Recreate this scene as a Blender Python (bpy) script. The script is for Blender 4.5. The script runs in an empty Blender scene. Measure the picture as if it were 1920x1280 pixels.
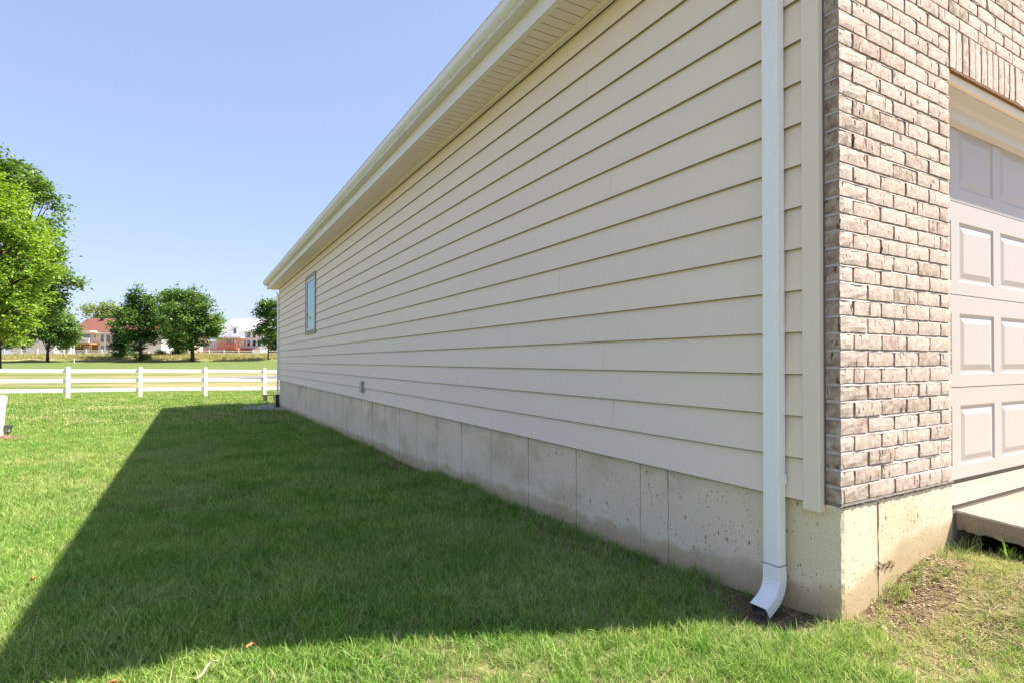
import bpy, bmesh, math, random
import numpy as np
from mathutils import Vector, Matrix

random.seed(7)
RS = np.random.RandomState(7)
SC = bpy.context.scene
COL = SC.collection
rad = math.radians

# ------------------------------------------------------------------ camera
cam_d = bpy.data.cameras.new('camera')
cam = bpy.data.objects.new('camera', cam_d)
COL.objects.link(cam)
cam.location = (0, 0, 1.0)
cam.rotation_euler = (rad(90.5), 0, 0)
cam_d.sensor_width = 36
cam_d.lens = 19.52
cam_d.shift_y = 0.0141
cam_d.clip_start = 0.05
cam_d.clip_end = 3000
SC.camera = cam

# ------------------------------------------------------------------ sky and sun
SUN_AZ = math.atan2(0.994, 0.112)      # clockwise from +Y
SUN_EL = rad(53)
world = bpy.data.worlds.new('World')
SC.world = world
world.use_nodes = True
wn = world.node_tree
bg = wn.nodes['Background']
sky = wn.nodes.new('ShaderNodeTexSky')
sky.sky_type = 'NISHITA'
sky.sun_disc = False
sky.sun_elevation = SUN_EL
sky.sun_rotation = SUN_AZ
sky.air_density = 1.0
sky.dust_density = 1.0
sky.ozone_density = 1.0
gm = wn.nodes.new('ShaderNodeGamma'); gm.inputs[1].default_value = 0.47
tn = wn.nodes.new('ShaderNodeMix'); tn.data_type = 'RGBA'; tn.blend_type = 'MULTIPLY'; tn.inputs[0].default_value = 1.0
tn.inputs[7].default_value = (0.625, 0.675, 0.885, 1)
wn.links.new(sky.outputs[0], gm.inputs[0]); wn.links.new(gm.outputs[0], tn.inputs[6]); wn.links.new(tn.outputs[2], bg.inputs[0])
bg.inputs[1].default_value = 0.15
sd = bpy.data.lights.new('sun', 'SUN')
sun = bpy.data.objects.new('sun', sd)
COL.objects.link(sun)
sd.energy = 3.7
sd.angle = rad(0.53)
sd.color = (1.0, 0.925, 0.82)
sdir = Vector((math.sin(SUN_AZ) * math.cos(SUN_EL), math.cos(SUN_AZ) * math.cos(SUN_EL), math.sin(SUN_EL)))
sun.rotation_euler = sdir.to_track_quat('Z', 'Y').to_euler()
SC.view_settings.view_transform = 'Standard'
SC.view_settings.look = 'None'
SC.view_settings.gamma = 1
SC.view_settings.use_curve_mapping = False
SC.view_settings.exposure = 2.02

# ------------------------------------------------------------------ helpers
F = 1041.0
def WX(px, Z): return (px - 960) / F * Z
def WZ(py, Z): return 1.0 + (676 - py) / F * Z

def link(o, parent=None):
    COL.objects.link(o)
    if parent is not None: o.parent = parent
    return o

def meshobj(name, verts, faces, m=None, parent=None, smooth=False):
    me = bpy.data.meshes.new(name)
    me.from_pydata([tuple(v) for v in verts], [], faces)
    me.update()
    if m: me.materials.append(m)
    if smooth:
        me.polygons.foreach_set('use_smooth', [True] * len(me.polygons))
    return link(bpy.data.objects.new(name, me), parent)

def inst(name, me, parent, loc, rot=None, scale=None):
    o = bpy.data.objects.new(name, me)
    o.location = loc
    if rot: o.rotation_euler = rot
    if scale: o.scale = scale
    return link(o, parent)

class MB:
    def __init__(s): s.v = []; s.f = []
    def add(s, vs, fs):
        n = len(s.v); s.v += [tuple(v) for v in vs]; s.f += [tuple(i + n for i in f) for f in fs]
        return s
    def box(s, x0, x1, y0, y1, z0, z1):
        vs = [(x0,y0,z0),(x1,y0,z0),(x1,y1,z0),(x0,y1,z0),(x0,y0,z1),(x1,y0,z1),(x1,y1,z1),(x0,y1,z1)]
        return s.add(vs, [(0,3,2,1),(4,5,6,7),(0,1,5,4),(1,2,6,5),(2,3,7,6),(3,0,4,7)])
    def extrude_y(s, prof, y0, y1):
        """prof: list of (x,z) closed counter-clockwise seen from -y"""
        n = len(prof)
        vs = [(x, y0, z) for x, z in prof] + [(x, y1, z) for x, z in prof]
        fs = [(i, (i+1) % n, n + (i+1) % n, n + i) for i in range(n)]
        fs += [tuple(range(n))[::-1], tuple(range(n, 2*n))]
        return s.add(vs, fs)
    def extrude_x(s, prof, x0, x1):
        n = len(prof)
        vs = [(x0, y, z) for y, z in prof] + [(x1, y, z) for y, z in prof]
        fs = [(i, (i+1) % n, n + (i+1) % n, n + i) for i in range(n)]
        fs += [tuple(range(n))[::-1], tuple(range(n, 2*n))]
        return s.add(vs, fs)
    def tube(s, pts, radii, n=8):
        base = len(s.v)
        pts = [Vector(p) for p in pts]
        for i, p in enumerate(pts):
            d = (pts[min(i+1, len(pts)-1)] - pts[max(i-1, 0)]).normalized()
            a = d.cross(Vector((0.3, 0.9, 0.2))).normalized(); b = d.cross(a)
            for k in range(n):
                t = 2*math.pi*k/n
                s.v.append(tuple(p + (a*math.cos(t) + b*math.sin(t)) * radii[i]))
        for i in range(len(pts)-1):
            for k in range(n):
                s.f.append((base+i*n+k, base+i*n+(k+1) % n, base+(i+1)*n+(k+1) % n, base+(i+1)*n+k))
        s.f.append(tuple(base+k for k in range(n))); s.f.append(tuple(base+(len(pts)-1)*n+k for k in range(n)))
        return s
    def mesh(s, name, m=None, smooth=False, bevel=0):
        me = bpy.data.meshes.new(name)
        me.from_pydata(s.v, [], s.f)
        bm = bmesh.new(); bm.from_mesh(me)
        bmesh.ops.recalc_face_normals(bm, faces=bm.faces)
        if bevel:
            bmesh.ops.bevel(bm, geom=list(bm.edges), offset=bevel, segments=1, affect='EDGES', clamp_overlap=True)
        bm.to_mesh(me); bm.free()
        if m: me.materials.append(m)
        if smooth: me.polygons.foreach_set('use_smooth', [True]*len(me.polygons))
        return me
    def build(s, name, m=None, parent=None, smooth=False, bevel=0):
        return link(bpy.data.objects.new(name, s.mesh(name, m, smooth, bevel)), parent)

def box(name, b, m, parent=None, bevel=0):
    return MB().box(*b).build(name, m, parent, bevel=bevel)

def empty(name, loc=(0,0,0), rz=0):
    o = bpy.data.objects.new(name, None)
    o.location = loc; o.rotation_euler = (0, 0, rz); o.empty_display_size = 0.3
    return link(o)

def tag(o, label=None, cat=None, group=None, kind=None):
    if label: o['label'] = label
    if cat: o['category'] = cat
    if group: o['group'] = group
    if kind: o['kind'] = kind
    return o

def copy_tree(o, parent=None):
    c = o.copy(); COL.objects.link(c); c.parent = parent
    for ch in list(o.children): copy_tree(ch, c)
    return c

# ------------------------------------------------------------------ materials
class NT:
    """small wrapper for node building"""
    def __init__(s, name):
        s.m = bpy.data.materials.new(name); s.m.use_nodes = True
        s.t = s.m.node_tree; s.n = s.t.nodes; s.b = s.n['Principled BSDF']; s.out = s.n['Material Output']
    def new(s, typ, **kw):
        nd = s.n.new(typ)
        for k, v in kw.items():
            if k in nd.inputs: nd.inputs[k].default_value = v
            else: setattr(nd, k, v)
        return nd
    def l(s, a, b): s.t.links.new(a, b)
    def coord(s, kind='Object', scale=(1,1,1), rot=(0,0,0), loc=(0,0,0)):
        if kind == 'World':
            g = s.new('ShaderNodeNewGeometry').outputs['Position']
        else:
            g = s.new('ShaderNodeTexCoord').outputs[kind]
        mp = s.new('ShaderNodeMapping'); s.l(g, mp.inputs[0])
        mp.inputs['Scale'].default_value = scale; mp.inputs['Rotation'].default_value = rot; mp.inputs['Location'].default_value = loc
        return mp.outputs[0]
    def noise(s, co, scale, detail=4, rough=0.55, dist=0):
        nd = s.new('ShaderNodeTexNoise', Scale=scale, Detail=detail, Roughness=rough, Distortion=dist)
        if co is not None: s.l(co, nd.inputs['Vector'])
        return nd.outputs['Fac']
    def vor(s, co, scale, feature='F1'):
        nd = s.new('ShaderNodeTexVoronoi', Scale=scale); nd.feature = feature
        s.l(co, nd.inputs['Vector']); return nd.outputs['Distance']
    def ramp(s, fac, stops):
        r = s.new('ShaderNodeValToRGB'); s.l(fac, r.inputs[0])
        e = r.color_ramp.elements
        while len(e) > 1: e.remove(e[0])
        for i, (p, c) in enumerate(stops):
            if i == 0: e[0].position = p; el = e[0]
            else: el = e.new(p)
            if not hasattr(c, '__len__'): c = (c, c, c)
            el.color = (*c[:3], 1)
        return r.outputs[0]
    def mix(s, fac, a, b, mode='MIX'):
        x = s.new('ShaderNodeMix'); x.data_type = 'RGBA'; x.blend_type = mode
        ins = {0: x.inputs['Factor'], 1: x.inputs[6], 2: x.inputs[7]}
        for i, v in enumerate((fac, a, b)):
            if hasattr(v, 'is_output') or isinstance(v, bpy.types.NodeSocket): s.l(v, ins[i])
            elif i == 0: ins[i].default_value = v
            else: ins[i].default_value = (*v[:3], 1)
        return x.outputs[2]
    def math(s, op, a, b=0.5, c=None):
        x = s.new('ShaderNodeMath'); x.operation = op; x.use_clamp = False
        for i, v in enumerate((a, b, c)):
            if v is None: continue
            if isinstance(v, bpy.types.NodeSocket): s.l(v, x.inputs[i])
            else: x.inputs[i].default_value = v
        return x.outputs[0]
    def sep(s, co):
        x = s.new('ShaderNodeSeparateXYZ'); s.l(co, x.inputs[0]); return x.outputs
    def rnd(s): return s.new('ShaderNodeObjectInfo').outputs['Random']
    def attr(s, name, out='Fac'):
        return s.new('ShaderNodeAttribute', attribute_name=name).outputs[out]
    def color(s, c):
        if isinstance(c, bpy.types.NodeSocket): s.l(c, s.b.inputs['Base Color'])
        else: s.b.inputs['Base Color'].default_value = (*c[:3], 1)
    def bump(s, h, strength=0.3, dist=0.01):
        b = s.new('ShaderNodeBump', Strength=strength, Distance=dist); s.l(h, b.inputs['Height']); s.l(b.outputs[0], s.b.inputs['Normal'])
    def fin(s, rough=0.6, spec=0.4):
        s.b.inputs['Roughness'].default_value = rough
        s.b.inputs['Specular IOR Level'].default_value = spec
        return s.m

def simple(name, c, rough=0.6, spec=0.4, var=0.06, scale=6, bump=0, metallic=0):
    n = NT(name); co = n.coord('Object')
    f = n.noise(co, scale, 5)
    n.color(n.mix(f, [x*(1-var) for x in c], [min(1, x*(1+var)) for x in c]))
    if bump: n.bump(n.noise(co, scale*12, 3), bump, 0.004)
    n.b.inputs['Metallic'].default_value = metallic
    return n.fin(rough, spec)

# siding: painted fibre cement, faint wood grain
def m_siding():
    n = NT('painted_siding'); co = n.coord('Object')
    big = n.noise(co, 1.1, 3)
    g = n.noise(n.coord('Object', (60, 5, 90)), 1.5, 6, 0.6, 1.0)
    r = n.rnd()
    c = n.mix(big, (0.89, 0.745, 0.605), (0.905, 0.76, 0.62))
    c = n.mix(n.math('MULTIPLY', r, 0.35), c, (0.82, 0.69, 0.57))
    streak = n.ramp(n.noise(n.coord('Object', (3, 9, 0.9)), 2.0, 4), [(0.55, 0), (0.8, 1)])
    c = n.mix(n.math('MULTIPLY', streak, 0.10), c, (0.74, 0.63, 0.50))
    n.color(c)
    n.bump(n.math('ADD', n.math('MULTIPLY', g, 0.4), n.math('MULTIPLY', n.noise(n.coord('Object', (1, 1.2, 2)), 2.2, 2), 6.0)), 0.35, 0.0025)
    return n.fin(0.62, 0.3)
M_SIDING = m_siding()
M_TRIM = simple('painted_trim', (0.87, 0.735, 0.60), 0.55, 0.35, 0.05, 3)
M_SOFFIT = simple('vinyl_soffit', (0.82, 0.74, 0.70), 0.45, 0.4, 0.04, 2)
M_FASCIA = simple('white_fascia', (0.84, 0.79, 0.77), 0.4, 0.45, 0.04, 3)
M_DARKGAP = simple('dark_gap', (0.06, 0.05, 0.04), 0.9, 0.1)
M_WINTRIM = simple('taupe_window_trim', (0.36, 0.31, 0.26), 0.6, 0.3, 0.05, 5)
M_VINYL = simple('white_vinyl', (0.78, 0.78, 0.77), 0.35, 0.45, 0.02, 3)
M_DOOR = simple('painted_garage_door', (0.50, 0.455, 0.415), 0.42, 0.4, 0.03, 2, 0.05)
M_BROWNMETAL = simple('rusty_steel_lintel', (0.19, 0.10, 0.045), 0.8, 0.2, 0.6, 25, 0.5)
M_BLACK = simple('black_plastic', (0.02, 0.02, 0.022), 0.4, 0.5)

def m_gutter():
    n = NT('weathered_white_gutter'); co = n.coord('Object')
    st = n.noise(n.coord('Object', (1, 1.6, 6)), 9.0, 8, 0.8)
    z = n.sep(n.coord('Object'))[2]
    low = n.ramp(n.math('SUBTRACT', z, 3.255), [(0.008, 0.15), (0.012, 1), (0.055, 0.3), (0.09, 0)])
    k = n.math('MULTIPLY', n.ramp(st, [(0.40, 0), (0.62, 1)]), low)
    c = n.mix(n.noise(co, 3, 4), (0.80, 0.765, 0.74), (0.84, 0.80, 0.78))
    c = n.mix(n.math('MULTIPLY', k, 0.6), c, (0.25, 0.23, 0.19))
    c = n.mix(n.math('MULTIPLY', n.ramp(n.noise(co, 9, 6), [(0.5, 0), (0.75, 1)]), 0.15), c, (0.40, 0.38, 0.32))
    n.color(c); return n.fin(0.42, 0.45)
M_GUTTER = m_gutter()

def m_downspout():
    n = NT('white_aluminium_downspout'); co = n.coord('Object')
    c = n.mix(n.noise(co, 5, 5), (0.93, 0.905, 0.89), (0.95, 0.93, 0.92))
    d = n.ramp(n.noise(n.coord('Object', (8, 8, 1.5)), 6, 6, 0.7), [(0.60, 0), (0.85, 1)])
    c = n.mix(n.math('MULTIPLY', d, 0.35), c, (0.42, 0.42, 0.40))
    n.color(c); n.bump(n.noise(co, 40, 2), 0.08, 0.002)
    return n.fin(0.32, 0.5)
M_SPOUT = m_downspout()

M_SPOUT_IN = simple('dark_spout_inside', (0.16, 0.15, 0.13), 0.8, 0.2, 0.3, 30)  # inner face of the elbow, darker than its outside

def m_concrete():
    n = NT('cast_concrete'); co = n.coord('Object')
    c = n.mix(n.ramp(n.noise(co, 1.7, 6, 0.6), [(0.3, 0), (0.7, 1)]), (0.79, 0.665, 0.46), (0.87, 0.74, 0.54))
    # yellow-ochre lime stains
    st = n.ramp(n.noise(n.coord('Object', (1.3, 1.3, 1.8), loc=(3.3, 1, 0)), 1.6, 4), [(0.50, 0), (0.72, 1)])
    c = n.mix(n.math('MULTIPLY', st, 0.55), c, (0.50, 0.38, 0.20))
    # fine sandy speckle
    c = n.mix(n.math('MULTIPLY', n.ramp(n.noise(co, 160, 3), [(0.42, 1), (0.55, 0)]), 0.25), c, (0.27, 0.24, 0.18))
    # bug holes, clustered
    v = n.vor(n.coord('Object', (1, 1, 0.75)), 48)
    cl = n.noise(co, 7, 4)
    hole = n.math('MULTIPLY', n.ramp(v, [(0.13, 1), (0.20, 0)]), n.ramp(cl, [(0.38, 0), (0.52, 1)]))
    v2 = n.vor(n.coord('Object', (1, 1, 0.6), rot=(0.4, 0.3, 0.2)), 17)
    cl2 = n.noise(n.coord('Object', loc=(4, 4, 4)), 4, 3)
    hole2 = n.math('MULTIPLY', n.ramp(v2, [(0.07, 1), (0.12, 0)]), n.ramp(cl2, [(0.40, 0), (0.50, 1)]))
    hh = n.math('MAXIMUM', hole, hole2)
    c = n.mix(n.math('MULTIPLY', hh, 0.75), c, (0.12, 0.09, 0.06))
    # soil splash near the ground line (height falls away along the wall)
    dz = n.attr('above_ground')
    dn = n.math('ADD', dz, n.math('MULTIPLY', n.math('SUBTRACT', n.noise(co, 6, 5), 0.5), 0.16))
    sp = n.ramp(dn, [(0.05, 1), (0.11, 0.8), (0.15, 0)])
    c = n.mix(n.math('MULTIPLY', sp, 0.7), c, (0.42, 0.30, 0.155))
    n.color(c)
    h = n.math('SUBTRACT', n.math('MULTIPLY', n.noise(co, 60, 5, 0.7), 0.6), hh)
    n.bump(h, 0.55, 0.004)
    return n.fin(0.9, 0.15)
M_CONC = m_concrete()

def m_slab():
    n = NT('broom_finished_slab'); co = n.coord('Object')
    c = n.mix(n.noise(co, 2.5, 6, 0.6), (0.25, 0.215, 0.17), (0.34, 0.295, 0.24))
    z = n.new('ShaderNodeNewGeometry').outputs['Normal']
    c = n.mix(n.math('MULTIPLY', n.ramp(n.noise(co, 140, 3), [(0.40, 1), (0.56, 0)]), 0.5), c, (0.20, 0.16, 0.11))
    c = n.mix(n.math('MULTIPLY', n.ramp(n.noise(co, 14, 6), [(0.5, 0), (0.7, 1)]), 0.3), c, (0.30, 0.23, 0.15))
    n.color(c); n.bump(n.noise(co, 90, 5, 0.7), 0.6, 0.004)
    return n.fin(0.9, 0.15)
M_SLAB = m_slab()
M_MORTAR = simple('pale_mortar', (0.55, 0.49, 0.44), 0.95, 0.1, 0.25, 30, 0.8)
M_MORTARD = simple('grey_mortar', (0.17, 0.155, 0.14), 0.95, 0.1, 0.3, 30, 0.8)

def m_brick():
    n = NT('tumbled_cream_brick')
    oi = n.new('ShaderNodeObjectInfo'); r = oi.outputs['Random']
    g = n.new('ShaderNodeNewGeometry').outputs['Position']
    off = n.new('ShaderNodeVectorMath'); off.operation = 'ADD'
    cr = n.new('ShaderNodeCombineXYZ'); n.l(n.math('MULTIPLY', r, 37.0), cr.inputs[0]); n.l(n.math('MULTIPLY', r, 91.0), cr.inputs[2])
    n.l(g, off.inputs[0]); n.l(cr.outputs[0], off.inputs[1]); co = off.outputs[0]
    def mp(scale, rot=(0, 0, 0)):
        m_ = n.new('ShaderNodeMapping'); n.l(co, m_.inputs[0]); m_.inputs['Scale'].default_value = scale; m_.inputs['Rotation'].default_value = rot
        return m_.outputs[0]
    base = n.ramp(r, [(0.0, (0.38, 0.27, 0.215)), (0.15, (0.56, 0.44, 0.36)), (0.45, (0.50, 0.40, 0.33)), (0.7, (0.59, 0.48, 0.405)), (0.9, (0.48, 0.36, 0.285)), (1.0, (0.28, 0.215, 0.15))])
    slurry = n.ramp(n.noise(mp((1, 1, 1)), 28, 6, 0.65), [(0.40, 0), (0.60, 1)])
    c = n.mix(n.math('MULTIPLY', slurry, 0.62), base, (0.69, 0.60, 0.52))
    rust = n.ramp(n.noise(mp((1, 1, 1.2)), 17, 5, 0.7), [(0.60, 0), (0.72, 1)])
    c = n.mix(n.math('MULTIPLY', rust, 0.65), c, (0.25, 0.105, 0.055))
    # dark drag cracks, slanted
    cr1 = n.noise(mp((46, 46, 11), (0.0, 0.45, 0.0)), 1.2, 2, 0.5, 0.4)
    cr2 = n.noise(mp((1, 1, 1)), 14, 2)
    crack = n.ramp(n.math('ADD', cr1, n.math('MULTIPLY', cr2, 0.5)), [(0.925, 0), (0.955, 1)])
    pit = n.ramp(n.noise(mp((1, 1, 1)), 150, 2), [(0.30, 1), (0.36, 0)])
    dk = n.math('MAXIMUM', crack, n.math('MULTIPLY', pit, 0.7))
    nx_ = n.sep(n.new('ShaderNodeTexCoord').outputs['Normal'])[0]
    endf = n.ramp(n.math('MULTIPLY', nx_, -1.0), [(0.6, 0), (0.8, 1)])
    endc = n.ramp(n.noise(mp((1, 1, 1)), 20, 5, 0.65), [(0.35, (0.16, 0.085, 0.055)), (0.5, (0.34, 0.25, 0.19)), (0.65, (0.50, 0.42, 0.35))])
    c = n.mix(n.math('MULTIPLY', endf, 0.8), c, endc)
    c = n.mix(n.math('MULTIPLY', dk, 0.85), c, (0.08, 0.045, 0.03))
    n.color(c)
    h = n.math('SUBTRACT', n.noise(mp((1, 1, 1)), 60, 5, 0.7), n.math('MULTIPLY', dk, 1.2))
    n.bump(h, 0.7, 0.004)
    return n.fin(0.92, 0.15)
M_BRICK = m_brick()

def m_glass_pane(name, c, tint=(1, 1, 1)):
    n = NT(name)
    n.color(c)
    n.b.inputs['Metallic'].default_value = 0.0
    n.b.inputs['IOR'].default_value = 1.9
    n.b.inputs['Specular Tint'].default_value = (*tint, 1)
    return n.fin(0.015, 0.9)
M_PANE = m_glass_pane('reflective_window_glass', (0.02, 0.07, 0.06), (0.22, 1.0, 0.80))
M_FARPANE = m_glass_pane('dark_window_glass', (0.02, 0.022, 0.025))

# lawn colouring shared by soil sheet and blades
def dryness(n):
    w = n.coord('World')
    a = n.noise(n.coord('World', (0.35, 0.5, 0.1)), 1.0, 4, 0.6)
    b = n.noise(w, 2.6, 4, 0.6)
    return n.math('ADD', n.math('MULTIPLY', a, 0.65), n.math('MULTIPLY', b, 0.35))

def m_grass(name, greens, dry, drymix=(0.47, 0.60), trans=0.35):
    n = NT(name)
    oi = n.new('ShaderNodeObjectInfo').outputs['Random']
    t = n.attr('tint')
    f = n.math('ADD', n.math('MULTIPLY', t, 0.7), n.math('MULTIPLY', oi, 0.3))
    c = n.ramp(f, [(0.0, greens[0]), (0.5, greens[1]), (0.85, greens[2]), (0.93, dry[0]), (1.0, dry[1])])
    pn = n.ramp(n.noise(n.coord('World', (1.4, 1.4, 1), loc=(7, 3, 0)), 1.0, 4, 0.6), [(0.40, 0), (0.60, 1)])
    c = n.mix(pn, n.mix(1.0, c, (0.72, 0.86, 0.72), 'MULTIPLY'), c)
    d = n.ramp(dryness(n), [(drymix[0], 0), (drymix[1], 1)])
    dc = n.mix(t, dry[0], dry[1])
    ex = n.attr('dryness')
    dd = n.math('MULTIPLY', d, n.ramp(oi, [(0.1, 0.15), (0.9, 0.75)]))
    c = n.mix(dd, c, dc)
    di = n.new('ShaderNodeAttribute', attribute_name='pdry'); di.attribute_type = 'INSTANCER'
    c = n.mix(di.outputs['Fac'], c, dc)
    n.color(c)
    n.b.inputs['Roughness'].default_value = 0.6
    n.b.inputs['Specular IOR Level'].default_value = 0.08
    tr = n.new('ShaderNodeBsdfTranslucent'); mx = n.new('ShaderNodeMixShader'); mx.inputs[0].default_value = trans
    tc = n.mix(1.0, c, (1.05, 1.2, 0.7), 'MULTIPLY'); n.l(tc, tr.inputs[0])
    n.l(n.b.outputs[0], mx.inputs[1]); n.l(tr.outputs[0], mx.inputs[2]); n.l(mx.outputs[0], n.out.inputs[0])
    return n.m
G3 = [(0.055, 0.13, 0.020), (0.215, 0.355, 0.056), (0.55, 0.63, 0.24)]
DRY = [(0.42, 0.385, 0.17), (0.62, 0.54, 0.30)]
M_BLADE = m_grass('lawn_blade', G3, DRY, (0.49, 0.64))
M_BANK = m_grass('tall_dry_grass', [(0.13, 0.16, 0.04), (0.30, 0.25, 0.10), (0.40, 0.31, 0.14)], DRY, (0.3, 0.5), 0.25)
M_STRAW = m_grass('dead_thatch', [(0.30, 0.22, 0.12), (0.42, 0.33, 0.20), (0.52, 0.42, 0.28)], [(0.45, 0.33, 0.2), (0.3, 0.16, 0.08)], (0.4, 0.6), 0.15)

def m_ground():
    n = NT('lawn_soil'); w = n.coord('World')
    y = n.sep(n.coord('World'))[1]
    fine = n.noise(w, 55, 6, 0.7); mid = n.noise(w, 9, 5, 0.6)
    green = n.mix(fine, (0.035, 0.055, 0.018), (0.10, 0.13, 0.04))
    straw = n.mix(fine, (0.25, 0.19, 0.09), (0.50, 0.40, 0.22))
    d = n.ramp(n.math('ADD', n.math('MULTIPLY', dryness(n), 0.8), n.math('MULTIPLY', mid, 0.2)), [(0.46, 0), (0.60, 1)])
    near = n.mix(n.math('MULTIPLY', d, 0.8), green, straw)
    # the field beyond the fence, read from a distance
    f1 = n.noise(n.coord('World', (0.06, 0.16, 0.1)), 1.0, 5, 0.6)
    f2 = n.noise(n.coord('World', (0.9, 2.2, 1)), 1.0, 6, 0.7)
    fg = n.mix(f2, (0.07, 0.11, 0.027), (0.135, 0.175, 0.052))
    fs = n.mix(f2, (0.19, 0.165, 0.075), (0.33, 0.265, 0.14))
    farmix = n.math('MULTIPLY', n.ramp(f1, [(0.40, 0), (0.53, 1)]), n.ramp(n.math('MULTIPLY', y, 0.01), [(0.22, 1), (0.50, 0.8), (0.62, 0.1)]))
    far = n.mix(farmix, fg, fs)
    fm = n.ramp(n.math('MULTIPLY', y, 0.01), [(0.20, 0), (0.27, 1)])
    c = n.mix(fm, near, far)
    bank = n.ramp(n.math('ADD', n.math('MULTIPLY', y, 0.01), n.math('MULTIPLY', n.noise(w, 0.25, 3), 0.05)), [(0.895, 0), (0.91, 1)])
    c = n.mix(bank, c, n.mix(f2, (0.26, 0.21, 0.08), (0.42, 0.33, 0.16)))
    dirt = n.attr('bare_soil')
    soil = n.mix(n.noise(w, 40, 6, 0.7), (0.085, 0.055, 0.035), (0.21, 0.15, 0.10))
    c = n.mix(dirt, c, soil)
    n.color(c); n.bump(n.noise(w, 70, 5, 0.7), 0.8, 0.02)
    return n.fin(0.95, 0.1)
M_GROUND = m_ground()
M_BARK = simple('rough_bark', (0.085, 0.06, 0.042), 0.9, 0.1, 0.5, 3, 0.9)

def m_leaf(name, a, b, c3, trans=0.3):
    n = NT(name); t = n.attr('tint')
    w = n.noise(n.coord('World'), 0.5, 3)
    f = n.math('ADD', n.math('MULTIPLY', t, 0.7), n.math('MULTIPLY', w, 0.3))
    c = n.ramp(f, [(0.1, a), (0.5, b), (0.9, c3)])
    n.color(c)
    n.b.inputs['Roughness'].default_value = 0.5; n.b.inputs['Specular IOR Level'].default_value = 0.35
    tr = n.new('ShaderNodeBsdfTranslucent'); mx = n.new('ShaderNodeMixShader'); mx.inputs[0].default_value = trans
    n.l(n.mix(1.0, c, (1.3, 1.3, 0.5), 'MULTIPLY'), tr.inputs[0])
    n.l(n.b.outputs[0], mx.inputs[1]); n.l(tr.outputs[0], mx.inputs[2]); n.l(mx.outputs[0], n.out.inputs[0])
    return n.m
M_LEAF_BRIGHT = m_leaf('bright_leaf', (0.07, 0.14, 0.015), (0.19, 0.31, 0.035), (0.36, 0.48, 0.085), 0.38)
M_LEAF_MID = m_leaf('green_leaf', (0.045, 0.10, 0.025), (0.105, 0.195, 0.042), (0.23, 0.34, 0.085), 0.3)
M_LEAF_DARK = m_leaf('dark_leaf', (0.03, 0.075, 0.02), (0.075, 0.155, 0.035), (0.18, 0.29, 0.07), 0.3)
M_LEAF_PALE = m_leaf('pale_leaf', (0.14, 0.19, 0.08), (0.22, 0.29, 0.11), (0.32, 0.38, 0.17), 0.35)

# ------------------------------------------------------------------ ground shape
HANG = math.atan2(0.4945, 0.869)
CX, CY = 1.284, 2.17
ca, sa = math.cos(HANG), math.sin(HANG)
def to_local(x, y):
    dx, dy = x - CX, y - CY
    return dx*ca + dy*sa, -dx*sa + dy*ca
def to_world(lx, ly):
    return CX + lx*ca - ly*sa, CY + lx*sa + ly*ca
LEN = 16.75
YK = np.array([-30, -5, 1.5, 2.17, 3.0, 6.7, 9.6, 16.8, 22.5, 26.5, 40, 60, 85, 96, 125, 200, 600, 1500.])
ZK = np.array([0.1, 0.02, 0.0, -0.015, -0.09, -0.225, -0.29, -0.42, -0.52, -0.63, -0.50, -0.12, 0.82, 1.95, 2.0, 2.3, 3.0, 4.0])
def sstep(t): t = np.clip(t, 0, 1); return t*t*(3-2*t)
def gz(x, y):
    x = np.asarray(x, float); y = np.asarray(y, float)
    z = np.interp(y, YK, ZK)
    # the far bank comes nearer on the right side
    lx, ly = to_local(x, y)
    b = 0.175 * sstep(lx/0.75) * np.exp(-(np.minimum(ly, 0)/1.25)**2) * (ly < 1.5)
    z = z + b
    z = z - 0.05*np.exp(-((lx+0.20)/0.17)**2-((ly-0.22)/0.2)**2)
    z = z + 0.012*np.sin(x*1.7+0.4)*np.sin(y*1.3) * np.clip((y-1)/6, 0, 1)
    z = z + 0.008*np.sin(x*5.1)*np.cos(y*4.3+1)
    return z
def nz(x, y, s=1.0, seed=0.0):
    """cheap band-limited noise in 0..1"""
    x = np.asarray(x)*s + seed; y = np.asarray(y)*s - seed*0.7
    v = (np.sin(x*1.3+1.7*np.sin(y*0.9+seed)) + np.sin(y*1.7+1.3*np.sin(x*1.1)) + 0.6*np.sin(x*3.1+y*2.3+seed) + 0.5*np.sin(y*4.3-x*2.9))
    return 0.5 + v/6.2
def soil_mask(x, y):
    """1 where the ground is bare"""
    lx, ly = to_local(x, y)
    o = -lx
    # strip against the side wall, width varies
    wdt = 0.06 + 0.10*nz(ly, ly*0.3, 1.4, 2.0)
    wdt = wdt + 0.22*np.exp(-((ly-4.9)/0.9)**2) + 0.20*np.exp(-((ly-1.5)/0.5)**2) + 0.16*np.exp(-((ly-0.15)/0.28)**2)
    wdt = np.where(ly > 8, 0.12, wdt)
    side = (ly > -0.05) * (1 - sstep((o - wdt)/0.09))
    # worn patch in front of the foundation
    f = -ly
    e = ((lx-0.36)/0.50)**2 + ((f-0.02)/0.20)**2
    front = (1 - sstep((e + 0.5*(nz(x, y, 7, 1.0)-0.5) - 0.75)/0.5)) * (lx > -0.15)
    # splash basin under the elbow
    sp = 1 - sstep((np.hypot((o-0.18)/0.17, (ly-0.14)/0.19) - 0.7)/0.4)
    side = side * (ly < LEN + 0.2)
    m = np.maximum(np.maximum(side*0.75, front*0.8), sp)
    return np.clip(m, 0, 1)

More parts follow.
